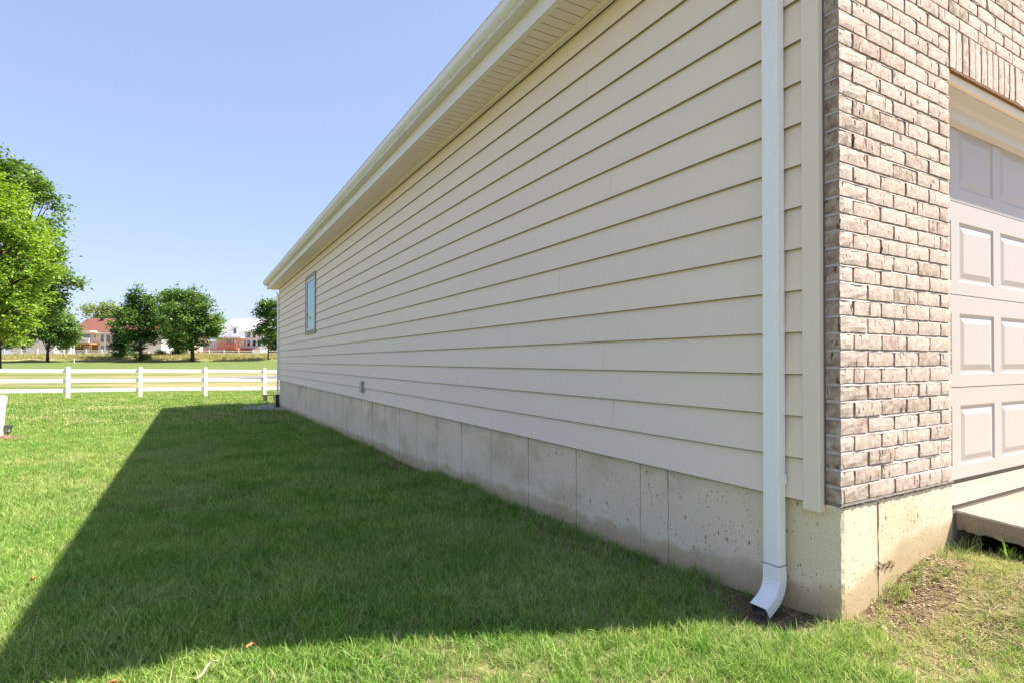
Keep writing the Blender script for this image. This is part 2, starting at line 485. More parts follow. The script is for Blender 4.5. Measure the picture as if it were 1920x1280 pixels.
def build_ground():
    def axis(segs):
        a = []
        for s0, s1, st in segs: a += list(np.arange(s0, s1, st))
        return np.array(a)
    xs = axis([(-1500, -200, 100), (-200, -40, 8), (-40, -12, 1.0), (-12, -4, 0.25), (-4, 5, 0.06), (5, 12, 0.5), (12, 60, 6), (60, 300, 40), (300, 1501, 200)])
    ys = axis([(-60, -6, 6), (-6, 0.5, 0.4), (0.5, 6, 0.06), (6, 20, 0.25), (20, 50, 1.0), (50, 130, 2.5), (130, 400, 20), (400, 1501, 100)])
    X, Y = np.meshgrid(xs, ys)
    Zz = gz(X, Y)
    nx, ny = len(xs), len(ys)
    co = np.stack([X.ravel(), Y.ravel(), Zz.ravel()], 1).astype(np.float32)
    i = np.arange((ny-1)*(nx-1)); r = i // (nx-1); c = i % (nx-1); a = r*nx + c
    faces = np.stack([a, a+1, a+nx+1, a+nx], 1)
    me = bpy.data.meshes.new('ground')
    me.vertices.add(len(co)); me.vertices.foreach_set('co', co.ravel())
    me.loops.add(faces.size); me.loops.foreach_set('vertex_index', faces.ravel().astype(np.int32))
    me.polygons.add(len(faces)); me.polygons.foreach_set('loop_start', np.arange(0, faces.size, 4, dtype=np.int32)); me.polygons.foreach_set('loop_total', np.full(len(faces), 4, dtype=np.int32))
    me.update(calc_edges=True)
    at = me.attributes.new('bare_soil', 'FLOAT', 'POINT')
    at.data.foreach_set('value', soil_mask(X, Y).ravel().astype(np.float32))
    me.polygons.foreach_set('use_smooth', [True]*len(me.polygons))
    me.materials.append(M_GROUND)
    o = link(bpy.data.objects.new('ground', me)); tag(o, 'grass covered ground falling away from the house to the field', kind='structure')
build_ground()

# asphalt path crossing the field
def ribbon(name, pts, w, m, dz=0.02, label=None):
    vs, fs = [], []
    for i, p in enumerate(pts):
        a = Vector(pts[max(i-1, 0)]); b = Vector(pts[min(i+1, len(pts)-1)])
        d = (b-a).normalized(); nrm = Vector((-d.y, d.x))
        for s in (-1, 1):
            q = Vector(p) + nrm*w*0.5*s; vs.append((q.x, q.y, float(gz(q.x, q.y))+dz))
    for i in range(len(pts)-1): fs.append((2*i, 2*i+2, 2*i+3, 2*i+1))
    return tag(meshobj(name, vs, fs, m), label, kind='structure')
M_ASPH = simple('grey_asphalt', (0.17, 0.165, 0.19), 0.9, 0.2, 0.2, 4, 0.3)
ribbon('path', [(-29+i*1.0, 43.0 + 4.5*sstep(i/14.0)+0.10*i) for i in range(0, 60)], 3.2, M_ASPH, 0.05, 'grey asphalt path crossing the field behind the near fence')

# ------------------------------------------------------------------ the house
house = empty('house', (CX, CY, 0), HANG)
tag(house, 'beige sided house with tumbled brick front corner, white gutter and garage door', 'house')
LEN = 16.75          # length of the side wall
ZB = 0.426           # underside of first siding course
EXP = 0.1725
ZS = 3.165           # soffit height
ZBR = 0.441          # underside of brick
CR = 0.0672          # brick course
WID = 9.2

def found_box(name, x0, x1, y0, y1, z0, z1, nxs, nys, nzs, parent):
    bm = bmesh.new()
    mb = MB()
    def grid(fn, na, nb):
        vs = [fn(i/na, j/nb) for j in range(nb+1) for i in range(na+1)]
        fs = [(j*(na+1)+i, j*(na+1)+i+1, (j+1)*(na+1)+i+1, (j+1)*(na+1)+i) for j in range(nb) for i in range(na)]
        mb.add(vs, fs)
    rg = random.Random(3)
    def jit(a): return (rg.random()-0.5)*a
    X = lambda t: x0+(x1-x0)*t
    Yv = lambda t: y0+(y1-y0)*t
    Z = lambda t: z0+(z1-z0)*t
    grid(lambda a, b: (X(a), y0, Z(b)), nxs, nzs)
    grid(lambda a, b: (X(a), y1, Z(b)), 2, 2)
    grid(lambda a, b: (x0, Yv(a), Z(b)), nys, nzs)
    grid(lambda a, b: (x1, Yv(a), Z(b)), 2, 4)
    grid(lambda a, b: (X(a), Yv(b), z1), nxs, 2)
    me = mb.mesh(name, M_CONC)
    bm.from_mesh(me)
    bmesh.ops.remove_doubles(bm, verts=bm.verts, dist=1e-4)
    for v in bm.verts:      # ragged arris
        ex = abs(v.co.x-x0) < 1e-4; ey = abs(v.co.y-y0) < 1e-4
        if ex and ey: v.co.x += 0.003 + jit(0.005); v.co.y += 0.003 + jit(0.005)
        elif (ex or ey) and abs(v.co.z-z1) > 1e-3:
            if ex: v.co.x += jit(0.0003)
            if ey: v.co.y += jit(0.0003)
    bm.to_mesh(me); bm.free()
    at = me.attributes.new('above_ground', 'FLOAT', 'POINT')
    co = np.zeros(len(me.vertices)*3); me.vertices.foreach_get('co', co); co = co.reshape(-1, 3)
    wx = CX + co[:, 0]*ca - co[:, 1]*sa; wy = CY + co[:, 0]*sa + co[:, 1]*ca
    at.data.foreach_set('value', (co[:, 2] - gz(wx, wy)).astype(np.float32))
    return link(bpy.data.objects.new(name, me), parent)
foundation = found_box('foundation', 0.0, 0.905, 0.0, LEN, -0.85, 0.428, 40, 300, 64, house)
box('foundation_rear', (0.907, WID, 0.45, LEN, -0.85, 0.40), M_CONC, house)
M_SEAM = simple('dark_form_seam', (0.12, 0.10, 0.07), 0.95, 0.1, 0.5, 12, 0.5)
def seam_mesh():
    mb = MB(); rg = random.Random(5); n = 26; vs = []; fs = []
    for i in range(n+1):
        z = 0.426 - 1.25*i/n; w = 0.0012 + 0.0022*rg.random(); dy = (rg.random()-.5)*0.003; p = 0.001+0.003*rg.random()
        vs += [(0.006, dy-w, z), (-p, dy, z), (0.006, dy+w, z)]
    for i in range(n):
        a = i*3; fs += [(a, a+1, a+4, a+3), (a+1, a+2, a+5, a+4)]
    return mb.add(vs, fs).mesh('form_seam', M_SEAM)
seam = seam_mesh()
M_SEAM2 = simple('faint_form_seam', (0.34, 0.29, 0.21), 0.95, 0.1, 0.4, 12, 0.5)
seam2 = seam.copy(); seam2.materials.clear(); seam2.materials.append(M_SEAM2)
ts = [0.914] + [1.125+0.61*k for k in range(26) if 1.125+0.61*k < LEN]
for i_, t in enumerate(ts): inst('form_seam', (seam, seam2, seam2, seam, seam2)[i_ % 5], foundation, (0, t, 0))
inst('form_seam', seam, foundation, (0.262, 0, 0), (0, 0, rad(90)))
# chipped hollow in the front face with rusty debris
mb = MB(); rg = random.Random(9)
for k in range(60):
    x = 0.24+0.14*rg.random(); z = 0.165 - (x-0.2)*0.12 + (rg.random()-.5)*0.03; s = 0.003+0.005*rg.random(); y = -0.001-0.004*rg.random()
    vs = [(x+(rg.random()-.5)*s*2, y+(rg.random()-.5)*s, z+(rg.random()-.5)*s*1.4) for _ in range(6)]
    mb.add(vs, [(0,1,2),(0,2,3),(0,3,4),(0,4,1),(5,2,1),(5,3,2),(5,4,3),(5,1,4)])
tag(mb.build('concrete_spall', simple('rusty_spall', (0.24, 0.12, 0.07), 0.95, 0.1, 0.6, 40, 0.6), foundation), 'crumbled rusty brown spall')

# sheathing behind siding and the other walls
box('side_sheathing', (0.002, 0.12, 0.095, LEN, 0.432, ZS+0.02), M_DARKGAP, house)
box('rear_wall', (0.124, WID, LEN-0.12, LEN, 0.40, ZS+0.02), M_SIDING, house)
box('right_wall', (WID-0.12, WID, 0.1, LEN-0.124, 0.40, ZS+0.02), M_SIDING, house)

# siding planks
TRIM_A, TRIM_B = 0.064, 0.135
WIN_T0, WIN_T1, WIN_Z0, WIN_Z1 = 10.80, 12.02, 1.58, 2.877
M_LAPSHADE = simple('lap_shadow_edge', (0.25, 0.19, 0.12), 0.9, 0.1, 0.2, 6)  # shadow line under each lap, put into the colour of the board's lower edge
joint = {1: 1.34, 9: 1.35, 8: 2.59, 4: 2.62, 10: 3.85, 12: 2.62, 2: 3.86, 3: 5.09, 13: 1.60, 0: 2.9, 5: 3.3, 6: 1.9, 7: 3.5, 11: 2.2, 14: 3.1, 15: 1.8}
def plank(t0, t1, k, zlo=None, zhi=None):
    z0 = ZB + k*EXP; top = min(z0+0.198, ZS+0.01); z_full = z0
    def face(z): return -0.027 + 0.016*(z-z_full)/0.2
    lip = zlo is None
    if zlo is not None: z0 = zlo
    if zhi is not None: top = zhi
    j = (random.random()-.5)*0.0012
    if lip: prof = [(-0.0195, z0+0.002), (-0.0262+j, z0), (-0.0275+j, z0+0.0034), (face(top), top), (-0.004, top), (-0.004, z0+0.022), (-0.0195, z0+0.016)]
    else: prof = [(-0.004, z0), (face(z0)+j, z0), (face(top), top), (-0.004, top)]
    o = MB().extrude_y(prof, t0+0.0011, t1-0.0011).build('siding_plank', M_SIDING, house)
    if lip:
        o.data.materials.append(M_LAPSHADE)
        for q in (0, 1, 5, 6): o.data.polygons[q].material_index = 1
for k in range(16):
    cuts = [TRIM_B]
    t = joint[k] - (3.66 if joint[k] > 3.8 else 0)
    while t < LEN-0.1:
        if t > TRIM_B+0.12: cuts.append(t)
        t += 3.66
    cuts.append(LEN-0.002)
    z0 = ZB+k*EXP
    for a, b in zip(cuts[:-1], cuts[1:]):
        if z0+EXP > WIN_Z0+0.01 and z0 < WIN_Z1-0.01 and b > WIN_T0 and a < WIN_T1:
            if a < WIN_T0-0.05: plank(a, WIN_T0, k)
            if b > WIN_T1+0.05: plank(WIN_T1, b, k)
            if z0 < WIN_Z0-0.004: plank(max(a, WIN_T0), min(b, WIN_T1), k, None, WIN_Z0+0.004)
            if z0+EXP > WIN_Z1+0.004: plank(max(a, WIN_T0), min(b, WIN_T1), k, WIN_Z1-0.004, None)
        else: plank(a, b, k)
# corner trim (beside the brick) with rolled edge
MB().extrude_y([(-0.034, ZB-0.03), (-0.038, ZB-0.026), (-0.038, ZS), (0.001, ZS), (0.001, ZB-0.03)], TRIM_A, TRIM_B).build('corner_trim', M_TRIM, house, bevel=0.004)
MB().box(-0.006, 0.001, TRIM_A-0.004, TRIM_A, ZB, ZS).build('trim_caulk', simple('grey_caulk', (0.16, 0.16, 0.17), 0.6), house)

# shadow strip and soffit
MB().box(-0.036, -0.002, 0.0, LEN, ZS-0.012, ZS-0.0005).build('soffit_channel_shadow', M_DARKGAP, house)  # dark strip painted as the shadow line where siding meets soffit
EV = 0.32
T0 = -0.06; T1 = LEN+0.32
MB().box(-0.075, -0.037, 0.0, LEN, ZS-0.026, ZS+0.002).build('soffit_channel', M_SOFFIT, house, bevel=0.002)
pm = MB().extrude_y([(-0.075, 0.002), (-EV+0.014, 0.002), (-EV+0.014, 0.006), (-0.075, 0.006)], -0.0385, 0.0385)
pm.extrude_y([(-0.076, 0.010), (-EV+0.014, 0.010), (-EV+0.014, 0.012), (-0.076, 0.012)], -0.0425, 0.0425)
pmesh = pm.mesh('soffit_plank', M_SOFFIT)
k = 0; t = T0+0.045
while t < T1-0.04:
    inst('soffit_plank', pmesh, house, (0, t, ZS-0.006)); t += 0.085; k += 1
# fascia, gutter
MB().extrude_y([(-EV, ZS-0.012), (-EV-0.006, ZS-0.012), (-EV-0.006, ZS+0.16), (-EV+0.02, ZS+0.16), (-EV+0.02, ZS-0.004), (-EV+0.03, ZS-0.006), (-EV+0.03, ZS-0.012)], T0, T1).build('fascia', M_FASCIA, house)
G0 = 3.263
gp = [(-EV-0.007, G0+0.10), (-EV-0.007, G0), (-EV-0.080, G0), (-EV-0.084, G0+0.004), (-EV-0.084, G0+0.014), (-EV-0.088, G0+0.022), (-EV-0.100, G0+0.034), (-EV-0.114, G0+0.052), (-EV-0.119, G0+0.062), (-EV-0.120, G0+0.105), (-EV-0.126, G0+0.110), (-EV-0.125, G0+0.118),
      (-EV-0.112, G0+0.118), (-EV-0.112, G0+0.108), (-EV-0.111, G0+0.066), (-EV-0.106, G0+0.056), (-EV-0.094, G0+0.040), (-EV-0.078, G0+0.022), (-EV-0.078, G0+0.006), (-EV-0.013, G0+0.006), (-EV-0.013, G0+0.10)]
gut = MB().extrude_y(gp, T0+0.003, T1-0.003).build('gutter', M_GUTTER, house)
cap = [(-EV-0.006, G0-0.001), (-EV-0.086, G0-0.001), (-EV-0.086, G0+0.032), (-EV-0.106, G0+0.060), (-EV-0.121, G0+0.09), (-EV-0.127, G0+0.112), (-EV-0.127, G0+0.120), (-EV-0.006, G0+0.120)]
MB().extrude_y(cap, T1-0.002, T1+0.004).build('end_cap', M_GUTTER, gut)
MB().extrude_y(cap, T0-0.004, T0+0.002).build('end_cap', M_GUTTER, gut)
hg = MB().box(-EV-0.122, -EV-0.004, -0.012, 0.012, G0+0.119, G0+0.123).mesh('gutter_hanger', M_GUTTER)
for i in range(28): inst('gutter_hanger', hg, gut, (0, 0.2+i*0.61, 0))

# roof: gable over the front, shingles in rows
SL = 1.0
def m_shingle():
    n = NT('grey_brown_shingle'); r = n.noise(n.coord('Object', (3, 3, 3)), 3, 4)
    n.color(n.mix(r, (0.10, 0.085, 0.075), (0.19, 0.165, 0.14))); n.bump(n.noise(n.coord('Object'), 120, 3), 0.6, 0.004); return n.fin(0.95, 0.1)
M_SHING = m_shingle()
mid = WID/2
RZ = ZS+0.135
roof = MB()
for sgn in (0, 1):
    xa, xb = (-EV-0.03, mid) if sgn == 0 else (WID+EV+0.03, mid)
    n = 38
    for i in range(n):
        fa, fb = i/n, (i+1.3)/n
        x0 = xa+(xb-xa)*fa; x1 = xa+(xb-xa)*min(fb, 1)
        h0 = RZ+SL*abs(x0-xa)+0.012; h1 = RZ+SL*abs(x1-xa)+0.003
        roof.add([(x0, T0-0.02, h0), (x1, T0-0.02, h1), (x1, T1+0.02, h1), (x0, T1+0.02, h0),
                  (x0, T0-0.02, h0-0.010), (x0, T1+0.02, h0-0.010)], [(0,1,2,3), (0,3,5,4)])
roof_o = roof.build('roof', M_SHING, house)
MB().add([(-EV-0.03, T0, RZ-0.012), (mid, T0, RZ-0.012+SL*(mid+EV+0.03)), (mid, T1, RZ-0.012+SL*(mid+EV+0.03)), (-EV-0.03, T1, RZ-0.012)], [(0,1,2,3)]).add(
    [(WID+EV+0.03, T0, RZ-0.012), (mid, T0, RZ-0.014+SL*(mid+EV+0.03)), (mid, T1, RZ-0.014+SL*(mid+EV+0.03)), (WID+EV+0.03, T1, RZ-0.012)], [(0,1,2,3)]).build('roof_deck', M_FASCIA, roof_o)
# rake boards at both gable ends
for (ya, yb) in ((T0-0.004, T0+0.02), (T1-0.02, T1+0.004)):
    mb = MB()
    hr = RZ+SL*(mid+EV)-0.015
    for s_ in (0, 1):
        xo = -EV if s_ == 0 else WID+EV
        vs = [(xo, ya, ZS-0.012), (xo, ya, RZ-0.015), (mid, ya, hr), (mid, ya, hr-0.16)]
        vs += [(x, yb, z) for x, _, z in vs]
        mb.add(vs, [(0,1,2,3), (4,7,6,5), (0,3,7,4), (1,5,6,2), (0,4,5,1), (3,2,6,7)])
    mb.build('rake_board', M_FASCIA, house)
box('rear_soffit', (-EV+0.02, WID, LEN+0.002, T1-0.02, ZS-0.006, ZS), M_SOFFIT, house)

# ------------------------------------------------------------------ brick front
OPW0, OPZ = 0.914, 2.390     # garage opening left edge, head height
OPW1 = OPW0+4.88
wallb = MB()
wallb.box(0.008, OPW0-0.006, 0.012, 0.093, ZBR-0.012, OPZ+0.0)
wallb.box(0.008, WID-0.2, 0.012, 0.093, OPZ, ZS+0.02)
wallb.box(OPW1+0.006, WID-0.2, 0.012, 0.093, ZBR-0.012, OPZ)
# gable above
gv = [(0.0, 0.012, ZS+0.021), (WID, 0.012, ZS+0.021), (mid, 0.012, RZ+SL*(mid+EV)-0.05)]
gv += [(x, 0.093, z) for x, _, z in gv]
wallb.add(gv, [(0,1,2), (5,4,3), (0,3,4,1), (1,4,5,2), (2,5,3,0)])
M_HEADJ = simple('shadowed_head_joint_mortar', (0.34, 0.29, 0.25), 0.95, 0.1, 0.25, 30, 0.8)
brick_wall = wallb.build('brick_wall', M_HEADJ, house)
# ragged mortar bed under the first course
mb = MB(); rg = random.Random(21); n = 60; vs = []; fs = []
for i in range(n+1):
    x = -0.002+0.914*i/n
    vs += [(x, -0.001, ZBR-0.001), (x, -0.004-0.004*rg.random(), ZBR-0.008), (x, -0.002-0.004*rg.random(), ZBR-0.013-0.006*rg.random()), (x, 0.02, ZBR-0.014)]
for i in range(n):
    for k in range(3): a = i*4+k; fs.append((a, a+1, a+5, a+4))
mb.add(vs, fs).build('mortar_bed', M_MORTARD, brick_wall)

M_JOINTD = simple('recessed_joint', (0.16, 0.12, 0.10), 0.95, 0.1, 0.3, 40, 0.6)
def bed_joints():
    rg = random.Random(31); mb = MB(); z = ZBR; jt = 0.0095
    while z < RZ+1.0*(mid+EV)-0.3:
        zb, zt = z+CR-jt-0.001, z+CR+0.001
        x0, x1 = -0.0005, WID-0.2
        if zt > ZS:
            dx = max(0, (zt-(RZ-0.05))/SL-EV); x0, x1 = dx, WID-dx
        spans = [(x0, x1)] if not (zt > 0 and zt < OPZ+0.001 or (OPZ-0.01 < zt < OPZ+0.198)) else [(x0, OPW0-0.002), (OPW1+0.002, x1)]
        for a, b in spans:
            if b-a < 0.1: continue
            near = a < 1 and z < 3.3
            n = max(2, int((min(b, 2.2)-a)/0.03)) if near else 2
            xs = [a+(min(b, 2.2)-a)*i/n for i in range(n+1)] if near else [a, b]
            if near and b > 2.2: xs.append(b)
            vs = []
            for x in xs:
                q = rg.random()
                vs += [(x, 0.0009+0.0035*q*q, zb), (x, 0.0010+0.0030*rg.random(), zb+0.0028+0.002*rg.random()), (x, 0.010, zt)]
            fs = []
            for i in range(len(xs)-1):
                k = i*3; fs += [(k, k+3, k+4, k+1), (k+1, k+4, k+5, k+2)]
            mb.add(vs, fs)
            # return along the side face at the corner
            if a < 0.01: mb.add([(-0.0005, 0.0, zb), (0.0035, 0.0, zt), (0.0035, 0.088, zt), (0.0010, 0.088, zb)], [(0,1,2,3)])
        z += CR
    return mb.build('bed_joint', M_MORTAR, brick_wall)
bed_joints()
def brick_mesh(L, H, D, seed, lod=True):
    rg = random.Random(seed)
    nx = 7 if L > 0.15 else 4; nz_ = 3
    mb = MB(); g = lambda a: (rg.random()-.5)*a
    # front face grid with soft ragged edge, then sides going back
    rows = []
    for j in range(nz_+1):
        row = []
        for i in range(nx+1):
            x = L*i/nx; z = H*j/nz_
            e = (i in (0, nx)) or (j in (0, nz_))
            cnr = (i in (0, nx)) and (j in (0, nz_))
            y = 0.0 + g(0.0012) + (0.0008 if e else 0) + (0.0015 if cnr else 0)
            dz = 0
            if j == 0: dz = rg.random()*0.0025
            if j == nz_: dz = -rg.random()*0.0025
            row.append((x + (rg.random()*0.003 if i == 0 else -rg.random()*0.003 if i == nx else g(0.004)), y, z+dz))
        rows.append(row)
    vs = [v for r in rows for v in r]
    W = nx+1; fs = [(j*W+i, j*W+i+1, (j+1)*W+i+1, (j+1)*W+i) for j in range(nz_) for i in range(nx)]
    ring = [i for i in range(W)] + [j*W+nx for j in range(1, nz_+1)] + [nz_*W+i for i in range(nx-1, -1, -1)] + [j*W for j in range(nz_-1, 0, -1)]
    nb = len(vs); vs += [(vs[i][0], D, vs[i][2]) for i in ring]
    for k in range(len(ring)): k2 = (k+1) % len(ring); fs.append((ring[k], nb+k, nb+k2, ring[k2]))
    fs.append(tuple(range(nb, nb+len(ring))))
    return mb.add(vs, fs).mesh('brick', M_BRICK)
JT = 0.0095
FULL, HALF = 0.2032-JT, 0.1-JT+0.0016
BH = CR-JT
full_m = [brick_mesh(FULL, BH, 0.07, s) for s in range(10)]
half_m = [brick_mesh(HALF, BH, 0.07, 50+s) for s in range(5)]
sold_m = [brick_mesh(CR-JT, 0.192, 0.07, 80+s) for s in range(4)]
# corner bricks run the full wall depth so their end shows on the side
def corner_mesh(L, seed):
    rg = random.Random(seed); mb = MB()
    mb.box(0, L, 0, 0.0885, 0, BH)
    me = mb.mesh('brick', M_BRICK)
    bm = bmesh.new(); bm.from_mesh(me)
    bmesh.ops.subdivide_edges(bm, edges=bm.edges[:], cuts=2, use_grid_fill=True)
    for v in bm.verts:
        on = [abs(v.co.x) < 1e-5 or abs(v.co.x-L) < 1e-5, abs(v.co.y) < 1e-5, abs(v.co.z) < 1e-5 or abs(v.co.z-BH) < 1e-5]
        c = Vector((L/2, 0.045, BH/2))
        if sum(on) >= 2: v.co += (c-v.co).normalized()*(0.002+0.0015*rg.random())
        v.co += Vector(((rg.random()-.5)*0.002, (rg.random()-.5)*0.0025, (rg.random()-.5)*0.0015))
    bm.to_mesh(me); bm.free(); return me
cf_m = [corner_mesh(FULL, 200+s) for s in range(6)]
ch_m = [corner_mesh(HALF, 220+s) for s in range(6)]
rb = random.Random(77)
simple_bricks = MB()
def stuff_brick(x, z, L, H=BH):
    simple_bricks.box(x, x+L, rb.uniform(0.0, 0.003), 0.05, z, z+H)
XI, ZI = 2.05, 3.17   # individual bricks out to here (what the photograph shows)
PROUD = 0.0
def place_b(me_list, x, z, L):
    if x < XI and z < ZI:
        inst('brick', rb.choice(me_list), brick_wall, (x, PROUD+rb.uniform(-0.0015, 0.002), z), (0, rb.uniform(-0.004, 0.004), rb.uniform(-0.006, 0.006)))
    else: stuff_brick(x, z, L)
row = 0
z = ZBR
topz = RZ+SL*(mid+EV)-0.2
while z < topz:
    zz = z
    xmax = WID-0.2; xmin = 0.0
    if zz > ZS:
        dx = max(0, (zz+CR-(RZ-0.05))/SL-EV); xmin = dx; xmax = WID-dx
    x = 0.0; first = True
    off = row % 2 == 1
    while x < xmax-0.05:
        if first and off: L, lst, cl, adv = HALF, half_m, ch_m, 0.1016
        else: L, lst, cl, adv = FULL, full_m, cf_m, 0.2032
        x0 = x; x1 = x+L
        # opening
        inop = zz < 2.5915-0.02
        if inop and x1 > OPW0+0.002 and x0 < OPW1:
            if x0 < OPW0-0.03:
                place_b(half_m, x0, zz, OPW0-x0-0.001)
            x += adv; first = False; continue
        if x0 >= xmin-0.001 and x1 <= xmax+0.001:
            if first and zz < ZS:
                inst('brick', rb.choice(cl), brick_wall, (0.0, rb.uniform(-0.001, 0.0015), zz), (0, 0, rb.uniform(-0.003, 0.003)))
            else: place_b(lst, x0, zz, L)
        x += adv; first = False
    z += CR; row += 1
x = OPW0+0.002
while x < OPW1:
    if x < XI: inst('brick', rb.choice(sold_m), brick_wall, (x, rb.uniform(-0.002, 0.002), OPZ+0.005), (0, rb.uniform(-0.012, 0.012), 0))
    else: stuff_brick(x, OPZ+0.005, CR-JT, 0.192)
    x += CR
tag(simple_bricks.build('distant_bricks', M_BRICK, brick_wall), kind='stuff')

# garage head: rusty steel angle, header trim, jambs
box('steel_lintel', (OPW0-0.002, OPW1, -0.004, 0.085, OPZ-0.013, OPZ-0.001), M_BROWNMETAL, house)
MB().extrude_x([(0.012, OPZ-0.014), (0.012, OPZ-0.052), (0.016, OPZ-0.056), (0.030, OPZ-0.056), (0.030, OPZ-0.014)], OPW0-0.002, OPW1).build('header_trim', M_TRIM, house)
M_HEAD = simple('cream_header_board', (0.66, 0.60, 0.56), 0.5, 0.35, 0.04, 2)
MB().extrude_x([(0.031, OPZ-0.014), (0.031, OPZ-0.062), (0.085, OPZ-0.066), (0.094, OPZ-0.080), (0.106, OPZ-0.084), (0.112, OPZ-0.140), (0.146, OPZ-0.150), (0.146, OPZ-0.014)], OPW0-0.002, OPW1).build('header_board', M_HEAD, house)
box('door_jamb', (OPW0-0.10, OPW0+0.02, 0.096, 0.145, 0.30, OPZ-0.014), M_TRIM, house)
box('door_jamb', (OPW1-0.02, OPW1+0.10, 0.096, 0.145, 0.30, OPZ-0.014), M_TRIM, house)
box('door_backing', (OPW0-0.1, OPW1+0.1, 0.215, 0.24, 0.33, OPZ), M_DARKGAP, house)

# sectional garage door
gd = empty('garage_door', (0, 0, 0)); gd.parent = house
DY = 0.15
def rect_panel(pw, ph):
    """raised panel in a recess, origin lower left, front at y=0"""
    mb = MB()
    a = [(0.0, 0.0), (0.010, 0.007), (0.022, 0.007), (0.052, 0.001)]
    loops = []
    for ins, dep in a:
        loops.append([(ins, dep, ins), (pw-ins, dep, ins), (pw-ins, dep, ph-ins), (ins, dep, ph-ins)])
    vs = [v for l in loops for v in l]; fs = []
    for i in range(len(loops)-1):
        for k in range(4): fs.append((i*4+k, i*4+(k+1) % 4, (i+1)*4+(k+1) % 4, (i+1)*4+k))
    n = (len(loops)-1)*4; fs.append((n, n+1, n+2, n+3))
    return mb.add(vs, fs).mesh('raised_panel', M_DOOR)
PW, PH, PP = 0.417, 0.322, 0.509
rp = rect_panel(PW, PH)
secs = [(0.372, 0.858), (0.862, 1.349), (1.353, 1.846), (1.850, 2.330)]
pcols = [0.867+PP*i for i in range(10)]
for (za, zb) in secs:
    pz = za+0.068 if za < 1.8 else za+0.075
    mb = MB()
    xs_ = [OPW0+0.002]; 
    edges = []
    for c in pcols:
        if c > OPW1-0.05: break
        edges += [max(c, OPW0-0.05), min(c+PW, OPW1-0.05)]
    allx = [OPW0-0.06] + edges + [OPW1+0.06]
    # frame of rails and stiles as a flat face with openings
    for i in range(len(allx)-1):
        xa, xb = allx[i], allx[i+1]
        if xb-xa < 1e-4: continue
        opening = i % 2 == 1
        if opening:
            mb.add([(xa, DY, za), (xb, DY, za), (xb, DY, pz), (xa, DY, pz)], [(0,1,2,3)])
            mb.add([(xa, DY, pz+PH), (xb, DY, pz+PH), (xb, DY, zb), (xa, DY, zb)], [(0,1,2,3)])
        else:
            mb.add([(xa, DY, za), (xb, DY, za), (xb, DY, zb), (xa, DY, zb)], [(0,1,2,3)])
    xa, xb = allx[0], allx[-1]
    mb.add([(xa, DY, zb), (xb, DY, zb), (xb, DY+0.05, zb), (xa, DY+0.05, zb)], [(0,1,2,3)])
    mb.add([(xa, DY, za), (xb, DY, za), (xb, DY+0.05, za), (xa, DY+0.05, za)], [(0,1,2,3)])
    mb.build('door_section', M_DOOR, gd)
    for c in pcols[:-1]:
        inst('raised_panel', rp, gd, (c, DY, pz))
box('weather_seal', (OPW0-0.06, OPW1+0.06, DY+0.004, DY+0.03, 0.352, 0.3715), M_BLACK, gd)

# threshold slab and driveway
sl = MB().extrude_x([(0.0, -0.5), (-0.0, 0.318), (-0.006, 0.3235), (0.02, 0.329), (0.16, 0.372-0.024), (0.6, 0.352), (0.6, -0.5)], 0.907, WID)
sl.build('garage_floor_edge', M_SLAB, house)
dv = MB(); rg = random.Random(4)
n = 90; XW = [0.926, 1.6, 3.0, 6.2]
vs = []; fs = []
def dz_(f): return 0.2985 - 0.068*f
fsn = [0.004 + 6.5*(i/n)**1.6 for i in range(n+1)]
for i, f in enumerate(fsn):
    j1 = (rg.random()-.5)*0.004; j2 = (rg.random()-.5)*0.009
    jr = [(XW[0]+0.006+j1, dz_(f)-0.001), (XW[0]+j1, dz_(f)-0.008), (XW[0]+0.004+j2*0.5, dz_(f)-0.05), (XW[0]+0.012+j2, dz_(f)-0.088+j2)]
    vs += [(XW[3], -f, dz_(f)), (jr[0][0], -f, jr[0][1]), (jr[1][0], -f, jr[1][1]), (jr[2][0], -f, jr[2][1]), (jr[3][0], -f, jr[3][1]), (XW[3], -f, dz_(f)-0.09)]
for i in range(n):
    a = i*6
    for k in range(5): fs.append((a+k, a+k+1, a+7+k, a+6+k))
fs.append((0,1,2,3,4,5)); fs.append(tuple(n*6+k for k in range(6)))
dv.add(vs, fs)
dvo = dv.build('driveway', M_SLAB); dvo.location = (CX, CY, 0); dvo.rotation_euler = (0, 0, HANG)
tag(dvo, 'concrete driveway slab with its edge raised above the grass at the garage', kind='structure')

# ------------------------------------------------------------------ downspouts
def rib_profile(w, d, r=0.0022, n=5):
    """closed loop in local (a across, b outward), ribs on the front and sides"""
    pts = []
    def face(p0, p1, nr, nrm):
        out = []
        for i in range(nr):
            t0 = (i+0.30)/nr; t1 = (i+0.44)/nr; t2 = (i+0.56)/nr; t3 = (i+0.70)/nr
            for t, h in ((t0, 0), (t1, -r), (t2, -r), (t3, 0)):
                out.append((p0[0]+(p1[0]-p0[0])*t+nrm[0]*h, p0[1]+(p1[1]-p0[1])*t+nrm[1]*h))
        return out
    h = w/2
    c = 0.004
    pts += [(-h, d-c), (-h+c, d)] + face((-h, d), (h, d), n, (0, 1)) + [(h-c, d), (h, d-c)]
    pts += face((h, d), (h, 0), 3, (1, 0)) + [(h, c), (h-c, 0), (-h+c, 0), (-h, c)] + face((-h, 0), (-h, d), 3, (-1, 0))
    return pts
